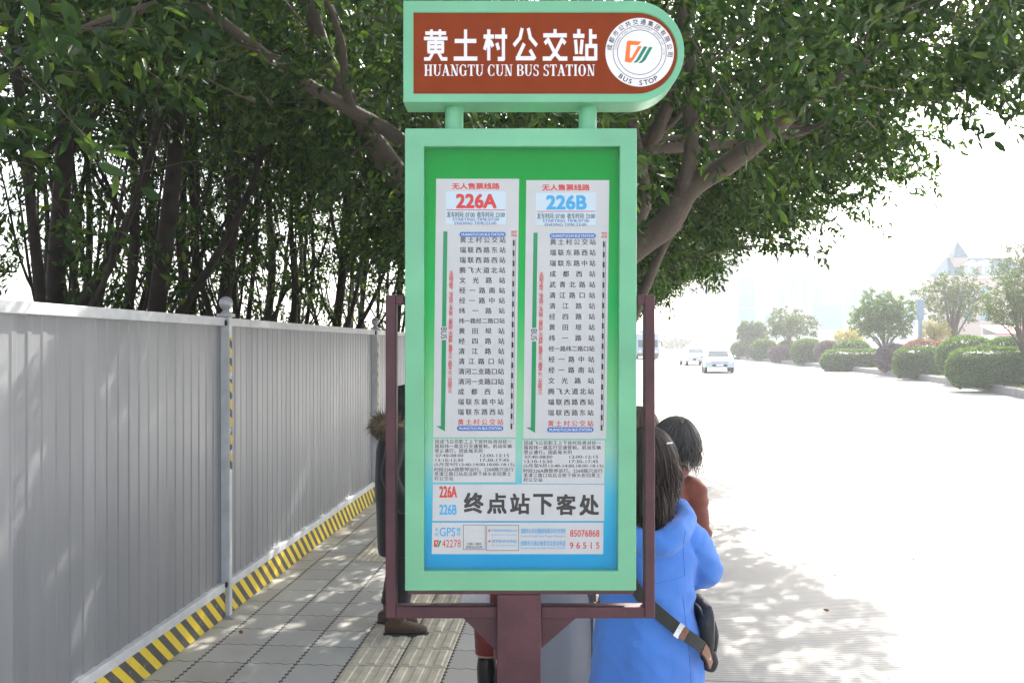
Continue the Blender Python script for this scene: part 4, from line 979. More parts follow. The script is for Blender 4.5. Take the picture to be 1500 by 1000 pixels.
win3 = [(1032, 1046, 440, 452), (1050, 1064, 440, 452), (1032, 1046, 466, 480), (1050, 1064, 466, 480)]
facade(1022, 1070, 425, YB + 60, 'distant_block', 'faint pale block left of the large white shopping building', 'building', win3, 20)
# the house with the spire
Y = 88; kx = Y / F; cxh = (1425 - CX) * kx; g0 = gz(Y); Zp = lambda y: H + (CY - y) * kx - g0; Xp = lambda x: (x - CX) * kx - cxh
t = thing('spired_house', (cxh, Y, g0), 'pale pink house with a blue tiled roof and pointed spire behind the hazy tree', 'house')
bx('wall', t, pinkw, Xp(1388), Xp(1500), 0, 4, -.5, Zp(408))
bx('cornice', t, wall, Xp(1383), Xp(1502), -.3, 4.3, Zp(408) + .003, Zp(404))
b = MB(slate); zr0, zr1 = Zp(404) + .003, Zp(375)
b.add([(Xp(1388), -.2, zr0), (Xp(1505), -.2, zr0), (Xp(1505), 4.2, zr0), (Xp(1388), 4.2, zr0), (Xp(1400), 1.8, zr1), (Xp(1495), 1.8, zr1), (Xp(1495), 2.2, zr1), (Xp(1400), 2.2, zr1)], [(0, 1, 5, 4), (1, 2, 6, 5), (2, 3, 7, 6), (3, 0, 4, 7), (4, 5, 6, 7)])
rf = b.build('roof', t)
b = MB(slate); r0 = 11.5 * kx; cs = Xp(1413); za, zb_ = Zp(376), Zp(350)
b.add([(cs - r0, .6, za), (cs + r0, .6, za), (cs + r0, .6 + 2 * r0, za), (cs - r0, .6 + 2 * r0, za), (cs, .6 + r0, zb_)], [(0, 1, 4), (1, 2, 4), (2, 3, 4), (3, 0, 4), (3, 2, 1, 0)]); b.build('spire', rf); bx('tower', t, pinkw, cs - r0 * .86, cs + r0 * .86, .72, .6 + r0 * 1.86, zr0 - 1, za - .003)
for a, c in ((1414, 1426), (1435, 1447)):
    d = bx('dormer', t, wall, Xp(a), Xp(c), -.6, 3.5, Zp(403), Zp(389)); mid = (Xp(a) + Xp(c)) / 2
    b = MB(wall); b.prism([(Xp(a) - .15, Zp(389) + .004), (Xp(c) + .15, Zp(389) + .004), (mid, Zp(382))], -.8, 3.4); b.build('gable', d)
    b = MB(glassb); b.box(Xp(a) + .2, Xp(c) - .2, -.66, -.604, Zp(402), Zp(391)); b.build('window', d)
for a, c, q, e in ((1392, 1402, 420, 436), (1412, 1424, 420, 436), (1435, 1447, 420, 436), (1412, 1424, 452, 470), (1435, 1447, 452, 470)):
    w_ = bx('window', t, wall, Xp(a) - .1, Xp(c) + .1, -.12, -.003, Zp(e) - .1, Zp(q) + .1); b = MB(glassb); b.box(Xp(a), Xp(c), -.16, -.123, Zp(e), Zp(q)); b.build('pane', w_)
Y = 76; kx = Y / F
t = thing('market_stall', ((1487 - CX) * kx, Y, gz(Y)), 'red awning and white shop front at the right edge behind the hedge', 'stall'); zz_ = lambda y: H + (CY - y) * kx - gz(Y)
bx('counter', t, wall, -1.8, 2.6, 0, 2, 0, zz_(490)); bx('rear_wall', t, wall, -1.8, 2.6, 2.003, 2.2, 0, zz_(478))
b = MB(redm); b.add([(-2.0, -.6, zz_(488)), (2.8, -.6, zz_(488)), (2.8, 2.2, zz_(476)), (-2.0, 2.2, zz_(476)), (-2.0, -.6, zz_(490)), (2.8, -.6, zz_(490))], [(0, 1, 2, 3), (4, 5, 1, 0)]); b.build('awning', t)

# ------------------------------------------------------------------ traffic
tyre = M['dark']; glassc = mat('car_glass', (.05, .08, .10), .08); lampm = mat('lamp_lens', (.75, .76, .78), .15); chrome = mat('chrome_trim', (.6, .6, .62), .2, .9)
def car(px, py, label, paint, sc_=1.0, yaw=0.0):
    g = GF(px, py); t = thing('car', g, label, 'car', -AL + yaw, 'cars coming down the road'); W2 = .89 * sc_
    prof = [(-2.2, .35), (-2.2, .62), (-2.1, .78), (-1.2, .93), (-.45, 1.36), (.75, 1.42), (1.55, 1.05), (2.15, .98), (2.2, .6), (2.2, .32)]   # nose at -v (towards the viewer)
    b = MB(paint); rr = []
    for x, s_, up in ((-W2, .94, .96), (-W2 * .97, 1.0, 1.0), (-W2 * .80, 1.0, 1.02), (0, 1.01, 1.03), (W2 * .80, 1.0, 1.02), (W2 * .97, 1.0, 1.0), (W2, .94, .96)):
        rr.append([Vector((x * (1 - .22 * max(0, (z - .9) / .5)), y * s_, z if z < .9 else .9 + (z - .9) * up)) for y, z in prof])
    b.rings(rr); b.build('body', t, smooth=35, bevel=.03)
    b = MB(glassc); b.add([(-.70, -1.16, .955), (.70, -1.16, .955), (.58, -.52, 1.34), (-.58, -.52, 1.34)], [(0, 1, 2, 3)]); w_ = b.build('windscreen', t); w_.location = (0, -.03, .035)
    for s_ in (-1, 1):
        b = MB(glassc); b.add([(s_ * .86, -.85, .97), (s_ * .86, 1.25, .98), (s_ * .775, .65, 1.33), (s_ * .775, -.35, 1.30)], [(0, 1, 2, 3)]); b.build('side_window', t).location = (s_ * .02, 0, 0)
        b = MB(lampm); b.ball((s_ * .66, -2.13, .68), (.19, .07, .08), 10, 6); b.build('headlight', t, smooth=True)
        b = MB(paint); b.ball((s_ * 1.0, -.78, 1.0), (.10, .06, .075), 8, 6); b.build('mirror', t, smooth=True)
        for y in (-1.35, 1.35):
            wb = MB(tyre); wb.rings([[Vector((s_ * (x_), y + r_ * cos(2 * pi * k / 20), .31 + r_ * sin(2 * pi * k / 20))) for k in range(20)] for x_, r_ in ((.70, .28), (.72, .31), (.88, .31), (.905, .28))]); wl = wb.build('wheel', t, smooth=40)
            wb = MB(chrome); wb.rings([[Vector((s_ * (x_), y + r_ * cos(2 * pi * k / 14), .31 + r_ * sin(2 * pi * k / 14))) for k in range(14)] for x_, r_ in ((.906, .20), (.915, .17), (.900, .05))]); wb.build('rim', wl)
    b = MB(M['dark']); b.box(-.45, .45, -2.235, -2.203, .42, .56); b.build('grille', t); b = MB(M['white']); b.box(-.22, .22, -2.25, -2.237, .45, .55); b.build('number_plate', t)
    return t
silver = mat('silver_blue_paint', (.42, .50, .58), .25, .3, coat=.6); silver2 = mat('pale_silver_paint', (.50, .53, .56), .28, .4, coat=.6)
car(1051, 545.0, 'pale blue silver car nearest on the road, nose towards the viewer', silver, 1.0, -.10)
car(1016, 534.5, 'silver car farther back, left of the nearest car', silver2, 1.0, .05)
g = GF(949, 526); t = thing('bus', g, 'pale blue bus far down the road seen behind the maroon frame', 'bus', -AL); busm = mat('bus_blue_paint', (.30, .40, .55), .4)
kx = g.y / F; hw = 16.5 * kx; hh = 38 * kx
bx('body', t, busm, -hw, hw, 0, 9, .35, hh, bevel=.12); bx('windscreen', t, glassc, -hw * .86, hw * .86, -.05, -.004, hh * .46, hh * .74); bx('bumper', t, M['dark'], -hw * .95, hw * .95, -.12, -.005, .3, .6, bevel=.03)
bx('roof_pod', t, busm, -hw * .6, hw * .6, 1, 4, hh + .004, hh + .35, bevel=.05)
for s_ in (-1, 1):
    b = MB(lampm); b.ball((s_ * hw * .7, -.06, .85), (.2, .05, .12), 8, 6); b.build('headlight', t)
    b = MB(M['dark']); b.tube([(s_ * hw, .1, hh * .7), (s_ * (hw + .25), -.25, hh * .66), (s_ * (hw + .28), -.25, hh * .45)], .06, 6); b.build('mirror', t)
    for y in (1.8, 6.6):
        wb = MB(tyre); wb.rings([[Vector((s_ * x_, y + r_ * cos(2 * pi * k / 16), .48 + r_ * sin(2 * pi * k / 16))) for k in range(16)] for x_, r_ in ((hw - .3, .45), (hw - .27, .48), (hw + .01, .48), (hw + .03, .4))]); wb.build('wheel', t, smooth=40)
a, b_ = GF(966, 523.5), GF(1000, 523.5); t = thing('road_railing', a, 'low white railing far down the road beside the bus', 'railing')
L = (b_ - a).length
b = MB(wall); b.box(0, L, -.03, .03, .95, 1.02); b.build('top_bar', t); b = MB(wall); b.box(0, L, -.02, .02, .3, .35); b.build('lower_bar', t)
for i in range(13): x = L * i / 12; bx('baluster', t, trim, x - .05, x + .05, -.05, .05, 0, .948)

# ------------------------------------------------------------------ air
hz = bpy.data.materials.new('haze_air'); hz.use_nodes = True; hz.node_tree.nodes.clear(); g = NG(hz)
pvv = g.n('ShaderNodeVolumePrincipled'); pvv.inputs['Color'].default_value = (.93, .96, 1, 1); pvv.inputs['Density'].default_value = .0016; pvv.inputs['Anisotropy'].default_value = .3
oo = g.n('ShaderNodeOutputMaterial'); g.link(pvv.outputs[0], oo.inputs['Volume'])
b = MB(hz); b.box(-75, 190, -20, 320, -1.6, 34); tag(b.build('haze'), kind='stuff')
# ------------------------------------------------------------------ people
skin = mat('skin', (.46, .27, .19), .5, var=.08, scale=20); skin.node_tree.nodes['Principled BSDF'].inputs['Subsurface Weight'].default_value = .1
def cloth(name, col, rough=.85, var=.10, bump=.35, bscale=260, fold=0.0):
    m = mat(name, col, rough, var=var, scale=9, bump=bump, bscale=bscale); p = m.node_tree.nodes['Principled BSDF']
    p.inputs['Sheen Weight'].default_value = .25; return m
def remeshed(parts_mb, name, parent, voxel, smooth_it, mats):
    o = parts_mb.build(name, parent)
    r = o.modifiers.new('r', 'REMESH'); r.mode = 'VOXEL'; r.voxel_size = voxel; r.use_smooth_shade = True
    if smooth_it: s = o.modifiers.new('s', 'SMOOTH'); s.iterations = smooth_it; s.factor = .5
    evaluated(o); o.data.materials.clear(); [o.data.materials.append(m) for m in mats]; o.data.shade_smooth(); return o
def figure(root, J, skin_m, hands=True, turn=0.0):
    """one continuous body: limbs, neck, head with a face, hands with five fingers; J holds the joints (local, facing +Y)"""
    b = MB(skin_m); hp = Vector(J['head']); hd = J.get('look', Vector((0, 1, 0))); hd = Vector(hd).normalized(); sd_ = hd.cross(Vector((0, 0, 1))).normalized(); up = sd_.cross(hd); hs = J.get('hs', 1.0)
    def hb(r, u_, f_, rad, n=14):                     # right, up, forward, radii
        c = hp + (sd_ * r + up * u_ + hd * f_) * hs; rr = []
        for k in range(n - 3):
            a = pi * (k + .03) / (n - 4 + .06); rr.append([c + (sd_ * rad[0] * sin(a) * cos(2 * pi * i / n) + hd * rad[2] * sin(a) * sin(2 * pi * i / n) - up * rad[1] * cos(a)) * hs for i in range(n)])
        b.rings(rr)
    hb(0, .02, -.01, (.074, .092, .092), 18); hb(0, -.045, .028, (.056, .065, .062), 16); hb(0, -.088, .058, (.026, .020, .024)); hb(0, -.015, .096, (.012, .026, .016)); hb(0, -.028, .104, (.015, .011, .013))
    hb(0, -.058, .084, (.022, .008, .012)); hb(0, -.066, .082, (.019, .007, .011)); hb(0, .032, .076, (.05, .010, .014))
    for s_ in (-1, 1):
        hb(s_ * .075, -.01, -.008, (.010, .030, .018), 10); hb(s_ * .031, .012, .078, (.014, .010, .009), 10); hb(s_ * .040, -.028, .062, (.022, .020, .020), 10)
    N = Vector(J['neck']); b.tube([N - Vector((0, 0, .06)), N, hp + up * -.05 * hs], [.058, .052, .050], 14, sub=3)
    pe = Vector(J['pelvis']); ch = Vector(J['chest'])
    b.tube([pe - Vector((0, 0, .07)), pe, pe.lerp(ch, .5), ch, N - Vector((0, 0, .05)), N + Vector((0, 0, .01))], [.075, .115, .10, .105, .075, .045], 18, sub=4, flat=.72 if False else 1.0)
    for s_, q in ((-1, 'L'), (1, 'R')):
        sh, el, wr = Vector(J['sh' + q]), Vector(J['el' + q]), Vector(J['wr' + q])
        b.tube([ch.lerp(sh, .45) + Vector((0, 0, .03)), sh, sh.lerp(el, .4), el, el.lerp(wr, .35), wr], [.046, .046, .042, .034, .034, .025], 12, sub=3)
        fd = (wr - el).normalized(); pn = Vector(J.get('palm' + q, (0, 0, -1))).normalized(); sdv = fd.cross(pn).normalized(); pn = sdv.cross(fd)
        b.tube([wr, wr + fd * .04, wr + fd * .085], [.026, .036, .036], 10, flat=.55)
        for k, (ln, off) in enumerate(((.066, -.027), (.076, -.009), (.071, .009), (.056, .026))):
            a = wr + fd * .082 + sdv * off; m_ = a + fd * ln * .45 + pn * ln * .12; e = a + fd * ln * .72 + pn * ln * .45
            b.tube([a - fd * .012, a, m_, e], [.0095, .0092, .0085, .0068], 8, sub=2)
        a = wr + fd * .028 - sdv * .028; b.tube([a, a + fd * .03 - sdv * .024 + pn * .01, a + fd * .058 - sdv * .026 + pn * .026], [.013, .0105, .008], 8, sub=2)
        hi, kn, an = Vector(J['hi' + q]), Vector(J['kn' + q]), Vector(J['an' + q]); tf = Vector(J.get('foot' + q, (0, 1, 0))).normalized()
        b.tube([pe + Vector((s_ * .05, 0, 0)), hi, hi.lerp(kn, .5), kn, kn.lerp(an, .35), an], [.10, .092, .072, .054, .055, .038], 14, sub=3)
        b.tube([an, an - Vector((0, 0, .035)) - tf * .02, an - Vector((0, 0, .045)) + tf * .05, an - Vector((0, 0, .052)) + tf * .12], [.032, .028, .024, .014], 10, sub=2)
    return remeshed(b, 'body', root, .0065, 3, [skin_m])
def sleeves(J, r=(.05, .062, .058, .054, .047), hang=True):
    L = []
    for q in 'LR':
        sh, el, wr = Vector(J['sh' + q]), Vector(J['el' + q]), Vector(J['wr' + q]); ch = Vector(J['chest'])
        L.append(([ch.lerp(sh, .4) + Vector((0, 0, .05)), sh + Vector((0, 0, -.008)), sh.lerp(el, .5), el, el.lerp(wr, .96)], r))
    return L
def stand(h, sh=.175, arms=None, **k):
    s = h / 1.62
    J = dict(pelvis=(0, 0, .88 * s), chest=(0, 0, 1.18 * s), neck=(0, -.005, 1.385 * s), head=(0, .015, 1.515 * s), hs=s)
    for q, d in (('L', -1), ('R', 1)):
        J['sh' + q] = (d * sh * s, 0, 1.33 * s); J['el' + q] = (d * .225 * s, -.03, 1.06 * s); J['wr' + q] = (d * .22 * s, .08, .84 * s)
        J['hi' + q] = (d * .085 * s, 0, .84 * s); J['kn' + q] = (d * .09 * s, .015, .46 * s); J['an' + q] = (d * .095 * s, -.02, .085 * s)
    J.update(k); return J
def shoes(root, J, m, sole, boot=0.0, name='shoe'):
    for q in 'LR':
        an = Vector(J['an' + q]); tf = Vector(J.get('foot' + q, (0, 1, 0))).normalized(); sd_ = tf.cross(Vector((0, 0, 1))); z0 = an.z - .085
        b = MB(m); rr = []
        for f_, w_, t_ in ((-.085, .020, .05), (-.078, .033, .075), (-.05, .038, .085), (0, .040, .088), (.05, .043, .078), (.10, .046, .060), (.145, .042, .048), (.172, .026, .040), (.182, .010, .032)):
            c = an + tf * f_; rr.append([Vector((c.x + sd_.x * w_ * cos(a), c.y + sd_.y * w_ * cos(a), z0 + .014 + max(0.0, (sin(a) * .5 + .5)) ** .7 * t_)) for a in [2 * pi * i / 16 for i in range(16)]])
        b.rings(rr)
        b.tube([(an.x, an.y, z0 + .06), (an.x, an.y, z0 + .10), (an.x, an.y, z0 + .105 + boot)], [.046, .050, .053 + boot * .05], 14)
        o = b.build(name, root, smooth=60); s_ = o.modifiers.new('s', 'SUBSURF'); s_.levels = 1; s_.render_levels = 1
        b = MB(sole); rr = []
        for z in (.001, .016):
            L = []
            for i in range(20):
                a = 2 * pi * i / 20; f_ = .048 + .142 * sin(a); w_ = .047 * cos(a) * (1 + .12 * sin(a)); c = an + tf * f_ + sd_ * w_; L.append(Vector((c.x, c.y, z0 + z)))
            rr.append(L)
        b.rings(rr); b.build('sole', o)
def garment(root, name, m, rings, tubes, voxel=.009, it=4, n=32, seed=0, fold=.006, extra=None):
    """cloth: stacked elliptical rings (cx, cy, z, rx, ry) joined with sleeve tubes into one surface"""
    b = MB(m); rs = []
    P = [Vector(r[:3]) for r in rings]; A = [r[3] for r in rings]; B = [r[4] for r in rings]
    Q, A2 = spline(P, A, 6); _, B2 = spline(P, B, 6); rg = random.Random(seed); ph = [rg.uniform(0, 6) for _ in range(6)]
    for c, a_, b_ in zip(Q, A2, B2):
        L = []
        for i in range(n):
            t = 2 * pi * i / n; dn = max(0, (Q[-1].z - c.z)); f_ = 1 + fold / .2 * (sin(5 * t + ph[0] + 2.2 * c.z) * .5 + sin(8 * t + ph[1]) * .35 * min(1, dn * 1.6) + .5 * sin(17 * c.z + 2 * t + ph[2]) * .4)
            L.append(c + Vector((a_ * f_ * cos(t), b_ * f_ * sin(t), 0)))
        rs.append(L)
    b.rings(rs)
    for pts, rad in tubes:
        Q2, r2 = spline([Vector(p) for p in pts], rad, 6); r3 = [r * (1 + .035 * sin(6.0 * i / 2 + ph[3]) + .02 * sin(2.7 * i + ph[4])) for i, r in enumerate(r2)]
        b.tube(Q2, r3, 18)
    if extra: extra(b)
    return remeshed(b, name, root, voxel, it, [m])
def hair_mat(name, c1, c2):
    m = bpy.data.materials.new(name); m.use_nodes = True; g = NG(m); p = m.node_tree.nodes['Principled BSDF']; geo = g.n('ShaderNodeNewGeometry')
    g.link(g.mix(geo.outputs['Random Per Island'], c1, c2), p.inputs['Base Color']); p.inputs['Roughness'].default_value = .42; p.inputs['Specular IOR Level'].default_value = .4; return m
def hair(root, name, m, c, rad, crown, zend, n, seed, face_dir, wid=.006, curl=.0, gap=.55, vol=1.0, out=0.0, fluff=0.0):
    """a head of hair: an under-shell and many tapering locks combed from the crown over the skull, hanging to zend"""
    rng = np.random.default_rng(seed); c = Vector(c); b = MB(m); fd = Vector(face_dir).normalized()
    rr = []
    for k in range(13):
        a = pi * (.02 + .98 * k / 12); L = []
        for i in range(24):
            d = Vector((sin(a) * cos(2 * pi * i / 24), sin(a) * sin(2 * pi * i / 24), cos(a)))
            f_ = d.dot(fd); q = Vector((d.x * rad[0], d.y * rad[1], d.z * rad[2])) * .95
            if f_ > gap and d.z < .45: q *= .55
            L.append(c + q)
        rr.append(L)
    b.rings(rr[::-1])
    cr = Vector(crown)
    for i in range(n):
        a = rng.uniform(0, 2 * pi); el = rng.uniform(-.1, 1.0); d = Vector((cos(a) * cos(el * 1.45), sin(a) * cos(el * 1.45), sin(el * 1.45))).normalized()
        if d.dot(fd) > gap and d.z < .35: continue
        q0 = d.copy(); pts = []; steps = 9; k_ = rng.uniform(.98, 1.05) * vol
        for s_ in range(steps):
            pts.append(c + Vector((q0.x * rad[0], q0.y * rad[1], q0.z * rad[2])) * k_)
            az = (q0 - cr * q0.dot(cr)); az = az.normalized() if az.length > 1e-4 else Vector((1, 0, 0))
            q0 = (q0 * cos(.17) + (az * .8 + Vector((0, 0, -.35))).normalized() * sin(.17)).normalized()
            if q0.z < -.25 and zend < c.z - rad[2] * .4: break
        p_ = pts[-1]; ze = zend + rng.uniform(-.03, .05) + .015 * sin(3 * a)
        while p_.z > ze and len(pts) < 24:
            o_ = Vector((p_.x - c.x, p_.y - c.y, 0)); o_ = o_.normalized() if o_.length > 1e-4 else o_
            p_ = p_ + Vector((0, 0, -.022)) + o_ * (out + curl * sin((p_.z - c.z) * 38 + i % 7)) * .022 + Vector(rng.normal(size=3)) * .0012; pts.append(p_)
        if len(pts) < 3: continue
        if fluff:
            o_ = (pts[-1] - c).normalized() * fluff + Vector(rng.normal(size=3)) * fluff * .9; n_ = len(pts)
            pts = [p + o_ * (t / (n_ - 1)) ** 2 for t, p in enumerate(pts)][:rng.integers(max(3, n_ - 5), n_ + 1)]
        w_ = wid * rng.uniform(.5, 1.2); b.tube(pts, [w_ * (.5 + .9 * sin(pi * (.12 + .85 * t / (len(pts) - 1)))) for t in range(len(pts))], 5, flat=.6, caps=False)
    return b.build(name, root, smooth=True)
dk = cloth('dark_trousers_cloth', (.03, .03, .04)); soleM = mat('rubber_sole', (.05, .05, .05), .7)
PG = 'people waiting at the bus stop'
def trousers(root, J, m, r=(.105, .095, .082, .075), to=.12):
    tb = [];
    for q, d in (('L', -1), ('R', 1)):
        hi, kn, an = Vector(J['hi' + q]), Vector(J['kn' + q]), Vector(J['an' + q]); e = Vector((an.x, an.y, to)); tb.append(([hi + Vector((0, 0, .08)), hi, kn, kn.lerp(e, .5), e], [r[0], r[0], r[1], r[2], r[3]]))
    z = Vector(J['pelvis']).z
    return garment(root, 'trousers', m, [(0, 0, z - .08, .15, .11), (0, 0, z, .165, .125), (0, 0, z + .10, .15, .115)], tb, .009, 3)

# --- woman in the blue hooded coat
k = 3.02 / F; BX = (950 - CX) * k
wo_ = thing('person', (BX, 3.02, -.125), 'woman in a bright blue hooded coat seen from behind, arms folded, right of the sign', 'person', 0, PG)
O = Vector(wo_.location)
def bl(px, py, dy=0.0): p = W(px, py, 3.02 + dy); p.x = (px - CX) * (3.02) / F; p.z = H + (CY - py) * 3.02 / F; return p - O
hc = bl(951, 680)                                    # head centre
J = stand(1.60, head=(hc.x, .03, hc.z + .01), neck=(bl(958, 742).x, .0, hc.z - .135), look=Vector((.72, .66, -.08)))
J['chest'] = (0, 0, bl(950, 830).z); J['shR'] = tuple(bl(1008, 785)); J['shL'] = tuple(bl(893, 785)); J['elR'] = tuple(bl(1032, 842) + Vector((0, .04, 0))); J['elL'] = tuple(bl(872, 842) + Vector((0, .04, 0)))
J['wrR'] = tuple(bl(960, 850) + Vector((0, .23, .01))); J['wrL'] = tuple(bl(944, 835) + Vector((0, .25, .01)))
figure(wo_, J, skin)
bluec = cloth('blue_fleece_cloth', (.07, .23, .72), .9, .07, .5, 420)
eR, eL, sR, sL = (Vector(J[q]) for q in ('elR', 'elL', 'shR', 'shL'))
def hood(b):
    b.tube([bl(1004, 748) + Vector((0, .10, .005)), bl(1006, 758) + Vector((0, .02, -.003)), bl(984, 764) + Vector((0, -.09, -.02)), bl(952, 772) + Vector((0, -.125, -.035)), bl(915, 764) + Vector((0, -.09, -.02)), bl(898, 752) + Vector((0, .02, 0)), bl(905, 746) + Vector((0, .10, .0))], [.022, .034, .040, .044, .040, .034, .022], 14, sub=5)
    b.tube([bl(990, 770) + Vector((0, -.07, 0)), bl(952, 790) + Vector((0, -.11, 0)), bl(912, 770) + Vector((0, -.07, 0))], [.035, .04, .035], 12, sub=5)
coat = garment(wo_, 'coat', bluec, [(bl(946, 1060).x, 0, bl(0, 1075).z, .205, .165), (bl(946, 0).x, 0, bl(0, 1000).z, .199, .16), (bl(947, 0).x, 0, bl(0, 940).z, .192, .155), (bl(947, 0).x, 0, bl(0, 890).z, .165, .14), (bl(948, 0).x, 0, bl(0, 850).z, .162, .135), (bl(949, 0).x, 0, bl(0, 815).z, .165, .135), (bl(950, 0).x, .0, bl(0, 785).z, .145, .12), (bl(952, 0).x, .0, bl(0, 764).z, .095, .085), (bl(953, 0).x, 0, bl(0, 752).z, .062, .06)],
       [([sR.lerp(sL, .28) + Vector((0, 0, .005)), sR + Vector((-.004, 0, -.012)), sR.lerp(eR, .5) + Vector((.010, 0, 0)), eR + Vector((0, .0, .0)), eR.lerp(Vector(J['wrR']), .5), Vector(J['wrR'])], [.055, .062, .066, .062, .058, .048]),
        ([sL.lerp(sR, .28) + Vector((0, 0, .005)), sL + Vector((.004, 0, -.012)), sL.lerp(eL, .5), eL, eL.lerp(Vector(J['wrL']), .5), Vector(J['wrL'])], [.055, .062, .066, .062, .058, .048])], .007, 4, seed=3, fold=.010, extra=hood)
from mathutils import noise as mnoise
from mathutils.bvhtree import BVHTree
def wrinkle(o, amp, s_=(7, 7, 11), tilt=.5):
    me = o.data; n = len(me.vertices); nr = np.zeros(n * 3, np.float32); me.vertices.foreach_get('normal', nr); co = np.zeros(n * 3, np.float32); me.vertices.foreach_get('co', co); nr = nr.reshape(-1, 3); co = co.reshape(-1, 3)
    d = np.array([(1 - abs(mnoise.noise((p[0] * s_[0] + tilt * p[2] * 5, p[1] * s_[1], p[2] * s_[2] + p[0] * 6 * tilt))) * 2.4) + .5 * mnoise.noise((p[0] * 19, p[1] * 19, p[2] * 23)) for p in co])
    co += nr * (d * amp)[:, None]; me.vertices.foreach_set('co', co.ravel()); me.update()
wrinkle(coat, .0075, (6, 6, 8), .6)
bvh = BVHTree.FromObject(coat, bpy.context.evaluated_depsgraph_get())
def seam(pix, name='seam'):                          # a stitched seam lying on the coat
    P, _ = spline([Vector((a, b, 0)) for a, b in pix], [0] * len(pix), 8); out = []
    for q in P:
        d = Vector(((q.x - CX) / F, 1, (CY - q.y) / F)).normalized(); h_ = bvh.ray_cast(Vector((0, 0, H)) - O, d, 6)
        if h_[0]: out.append(h_[0] + h_[1] * .0002)
    if len(out) > 3: b = MB(seamm); b.tube(out, (.0011), 5); b.build(name, wo_, smooth=True)
seamm = cloth('blue_seam_thread', (.035, .14, .55))
seam([(1004, 775), (1001, 800), (1002, 825), (1003, 842)]); seam([(1000, 872), (1004, 905), (1009, 950), (1013, 1010)]); seam([(1003, 843), (985, 848), (966, 853), (950, 856)])
hm_ = hair_mat('dark_brown_hair', (.014, .010, .009), (.052, .029, .022))
hair(wo_, 'hair', hm_, (hc.x, .015, hc.z + .012), (.096, .110, .118), (-.1, -.25, .95), bl(0, 722).z, 6000, 8, (.85, .5, 0), .0019, .55, .62, 1.0, -.22, .010)
hair(wo_, 'back_hair', hm_, (hc.x - .025, -.035, hc.z - .03), (.066, .066, .09), (0, -.2, .97), bl(0, 768).z, 2600, 18, (.3, 1, 0), .0020, .5, .6, 1.0, .10, .006)
b = MB(chrome); b.tube([bl(970, 645) + Vector((0, -.085, 0)), bl(980, 645.5) + Vector((0, -.062, 0))], .003, 6); b.build('hair_clip', wo_)
trousers(wo_, J, dk); shoes(wo_, J, cloth('black_leather', (.02, .02, .02), .4), soleM)
# the bag on her hip
bagm = mat('black_nylon', (.018, .018, .022), .45, var=.2, scale=30, bump=.3, bscale=120); tanm = mat('tan_leather', (.20, .085, .045), .5, var=.15, scale=40, bump=.2, bscale=150); strapm = mat('grey_webbing', (.035, .037, .035), .7, bump=.6, bscale=500)
bag = thing('shoulder_bag', W(1030, 935, 3.02), 'black shoulder bag with tan leather tab on the hip of the blue coat', 'bag', 0); BO = Vector(bag.location)
def bw(px, py, dy): return Vector(((px - CX) * 3.02 / F, 3.02 + dy, H + (CY - py) * 3.02 / F)) - BO
b = MB(bagm); rr = []
for dx, s_ in ((-.030, .82), (-.024, .96), (0, 1.0), (.016, .98), (.024, .82)):
    rr.append([bw(1031, 925, .05) + Vector((dx + (.006 * sin(a) if dx > 0 else 0), s_ * .135 * math.copysign(abs(cos(a)) ** .6, cos(a)), s_ * .105 * math.copysign(abs(sin(a)) ** .6, sin(a)))) for a in [2 * pi * i / 28 for i in range(28)]])
b.rings(rr); b.build('bag_body', bag, smooth=60)
b = MB(bagm); b.tube([bw(1041, 905, -.03), bw(1043, 925, -.035), bw(1042, 955, -.02)], [.010, .016, .012], 10, sub=4); b.build('side_pocket', bag, smooth=True)
b = MB(bagm); b.tube([bw(1033, 950, -.03), bw(1034, 962, -.04), bw(1034, 974, -.035)], [.020, .024, .014], 12, sub=4, flat=1.6); b.build('lower_pouch', bag, smooth=True)
def ribbon(pts, wid, th, m_, name, parent):
    P, _ = spline([Vector(p) for p in pts], [0] * len(pts), 6); rr = []
    for i, p in enumerate(P):
        t = (P[min(i + 1, len(P) - 1)] - P[max(i - 1, 0)]).normalized(); nrm = Vector((p.x + BO.x - BX, (p.y + BO.y - 3.02), 0)).normalized(); s_ = t.cross(nrm).normalized(); nrm = s_.cross(t)
        rr.append([p + s_ * wid / 2 + nrm * th, p - s_ * wid / 2 + nrm * th, p - s_ * wid / 2 - nrm * th, p + s_ * wid / 2 - nrm * th])
    b = MB(m_); b.rings(rr); return b.build(name, parent, bevel=.001)
ribbon([bw(893, 772, -.09), bw(905, 812, -.150), bw(925, 848, -.156), bw(950, 874, -.157), bw(985, 903, -.155), bw(1010, 922, -.138), bw(1024, 937, -.115), bw(1029, 945, -.095)], .043, .0022, strapm, 'strap', bag)
ribbon([bw(1013, 877, -.04), bw(1021, 885, -.05), bw(1028, 905, -.055), bw(1031, 930, -.055)], .022, .003, bagm, 'handle', bag)
ribbon([bw(1018, 930, -.130), bw(1025, 941, -.118), bw(1031, 958, -.105)], .038, .0036, tanm, 'leather_tab', bag)
bk_ = ribbon([bw(978, 898.5, -.160), bw(985, 903.5, -.160)], .050, .0025, chrome, 'buckle', bag)
ribbon([bw(984.5, 902.5, -.161), bw(991.5, 908.5, -.157)], .040, .0042, tanm, 'buckle_loop', bag)
b = MB(chrome); b.ball(bw(1028.5, 948, -.112), .0045, 10, 8); b.build('stud', bag, smooth=True)

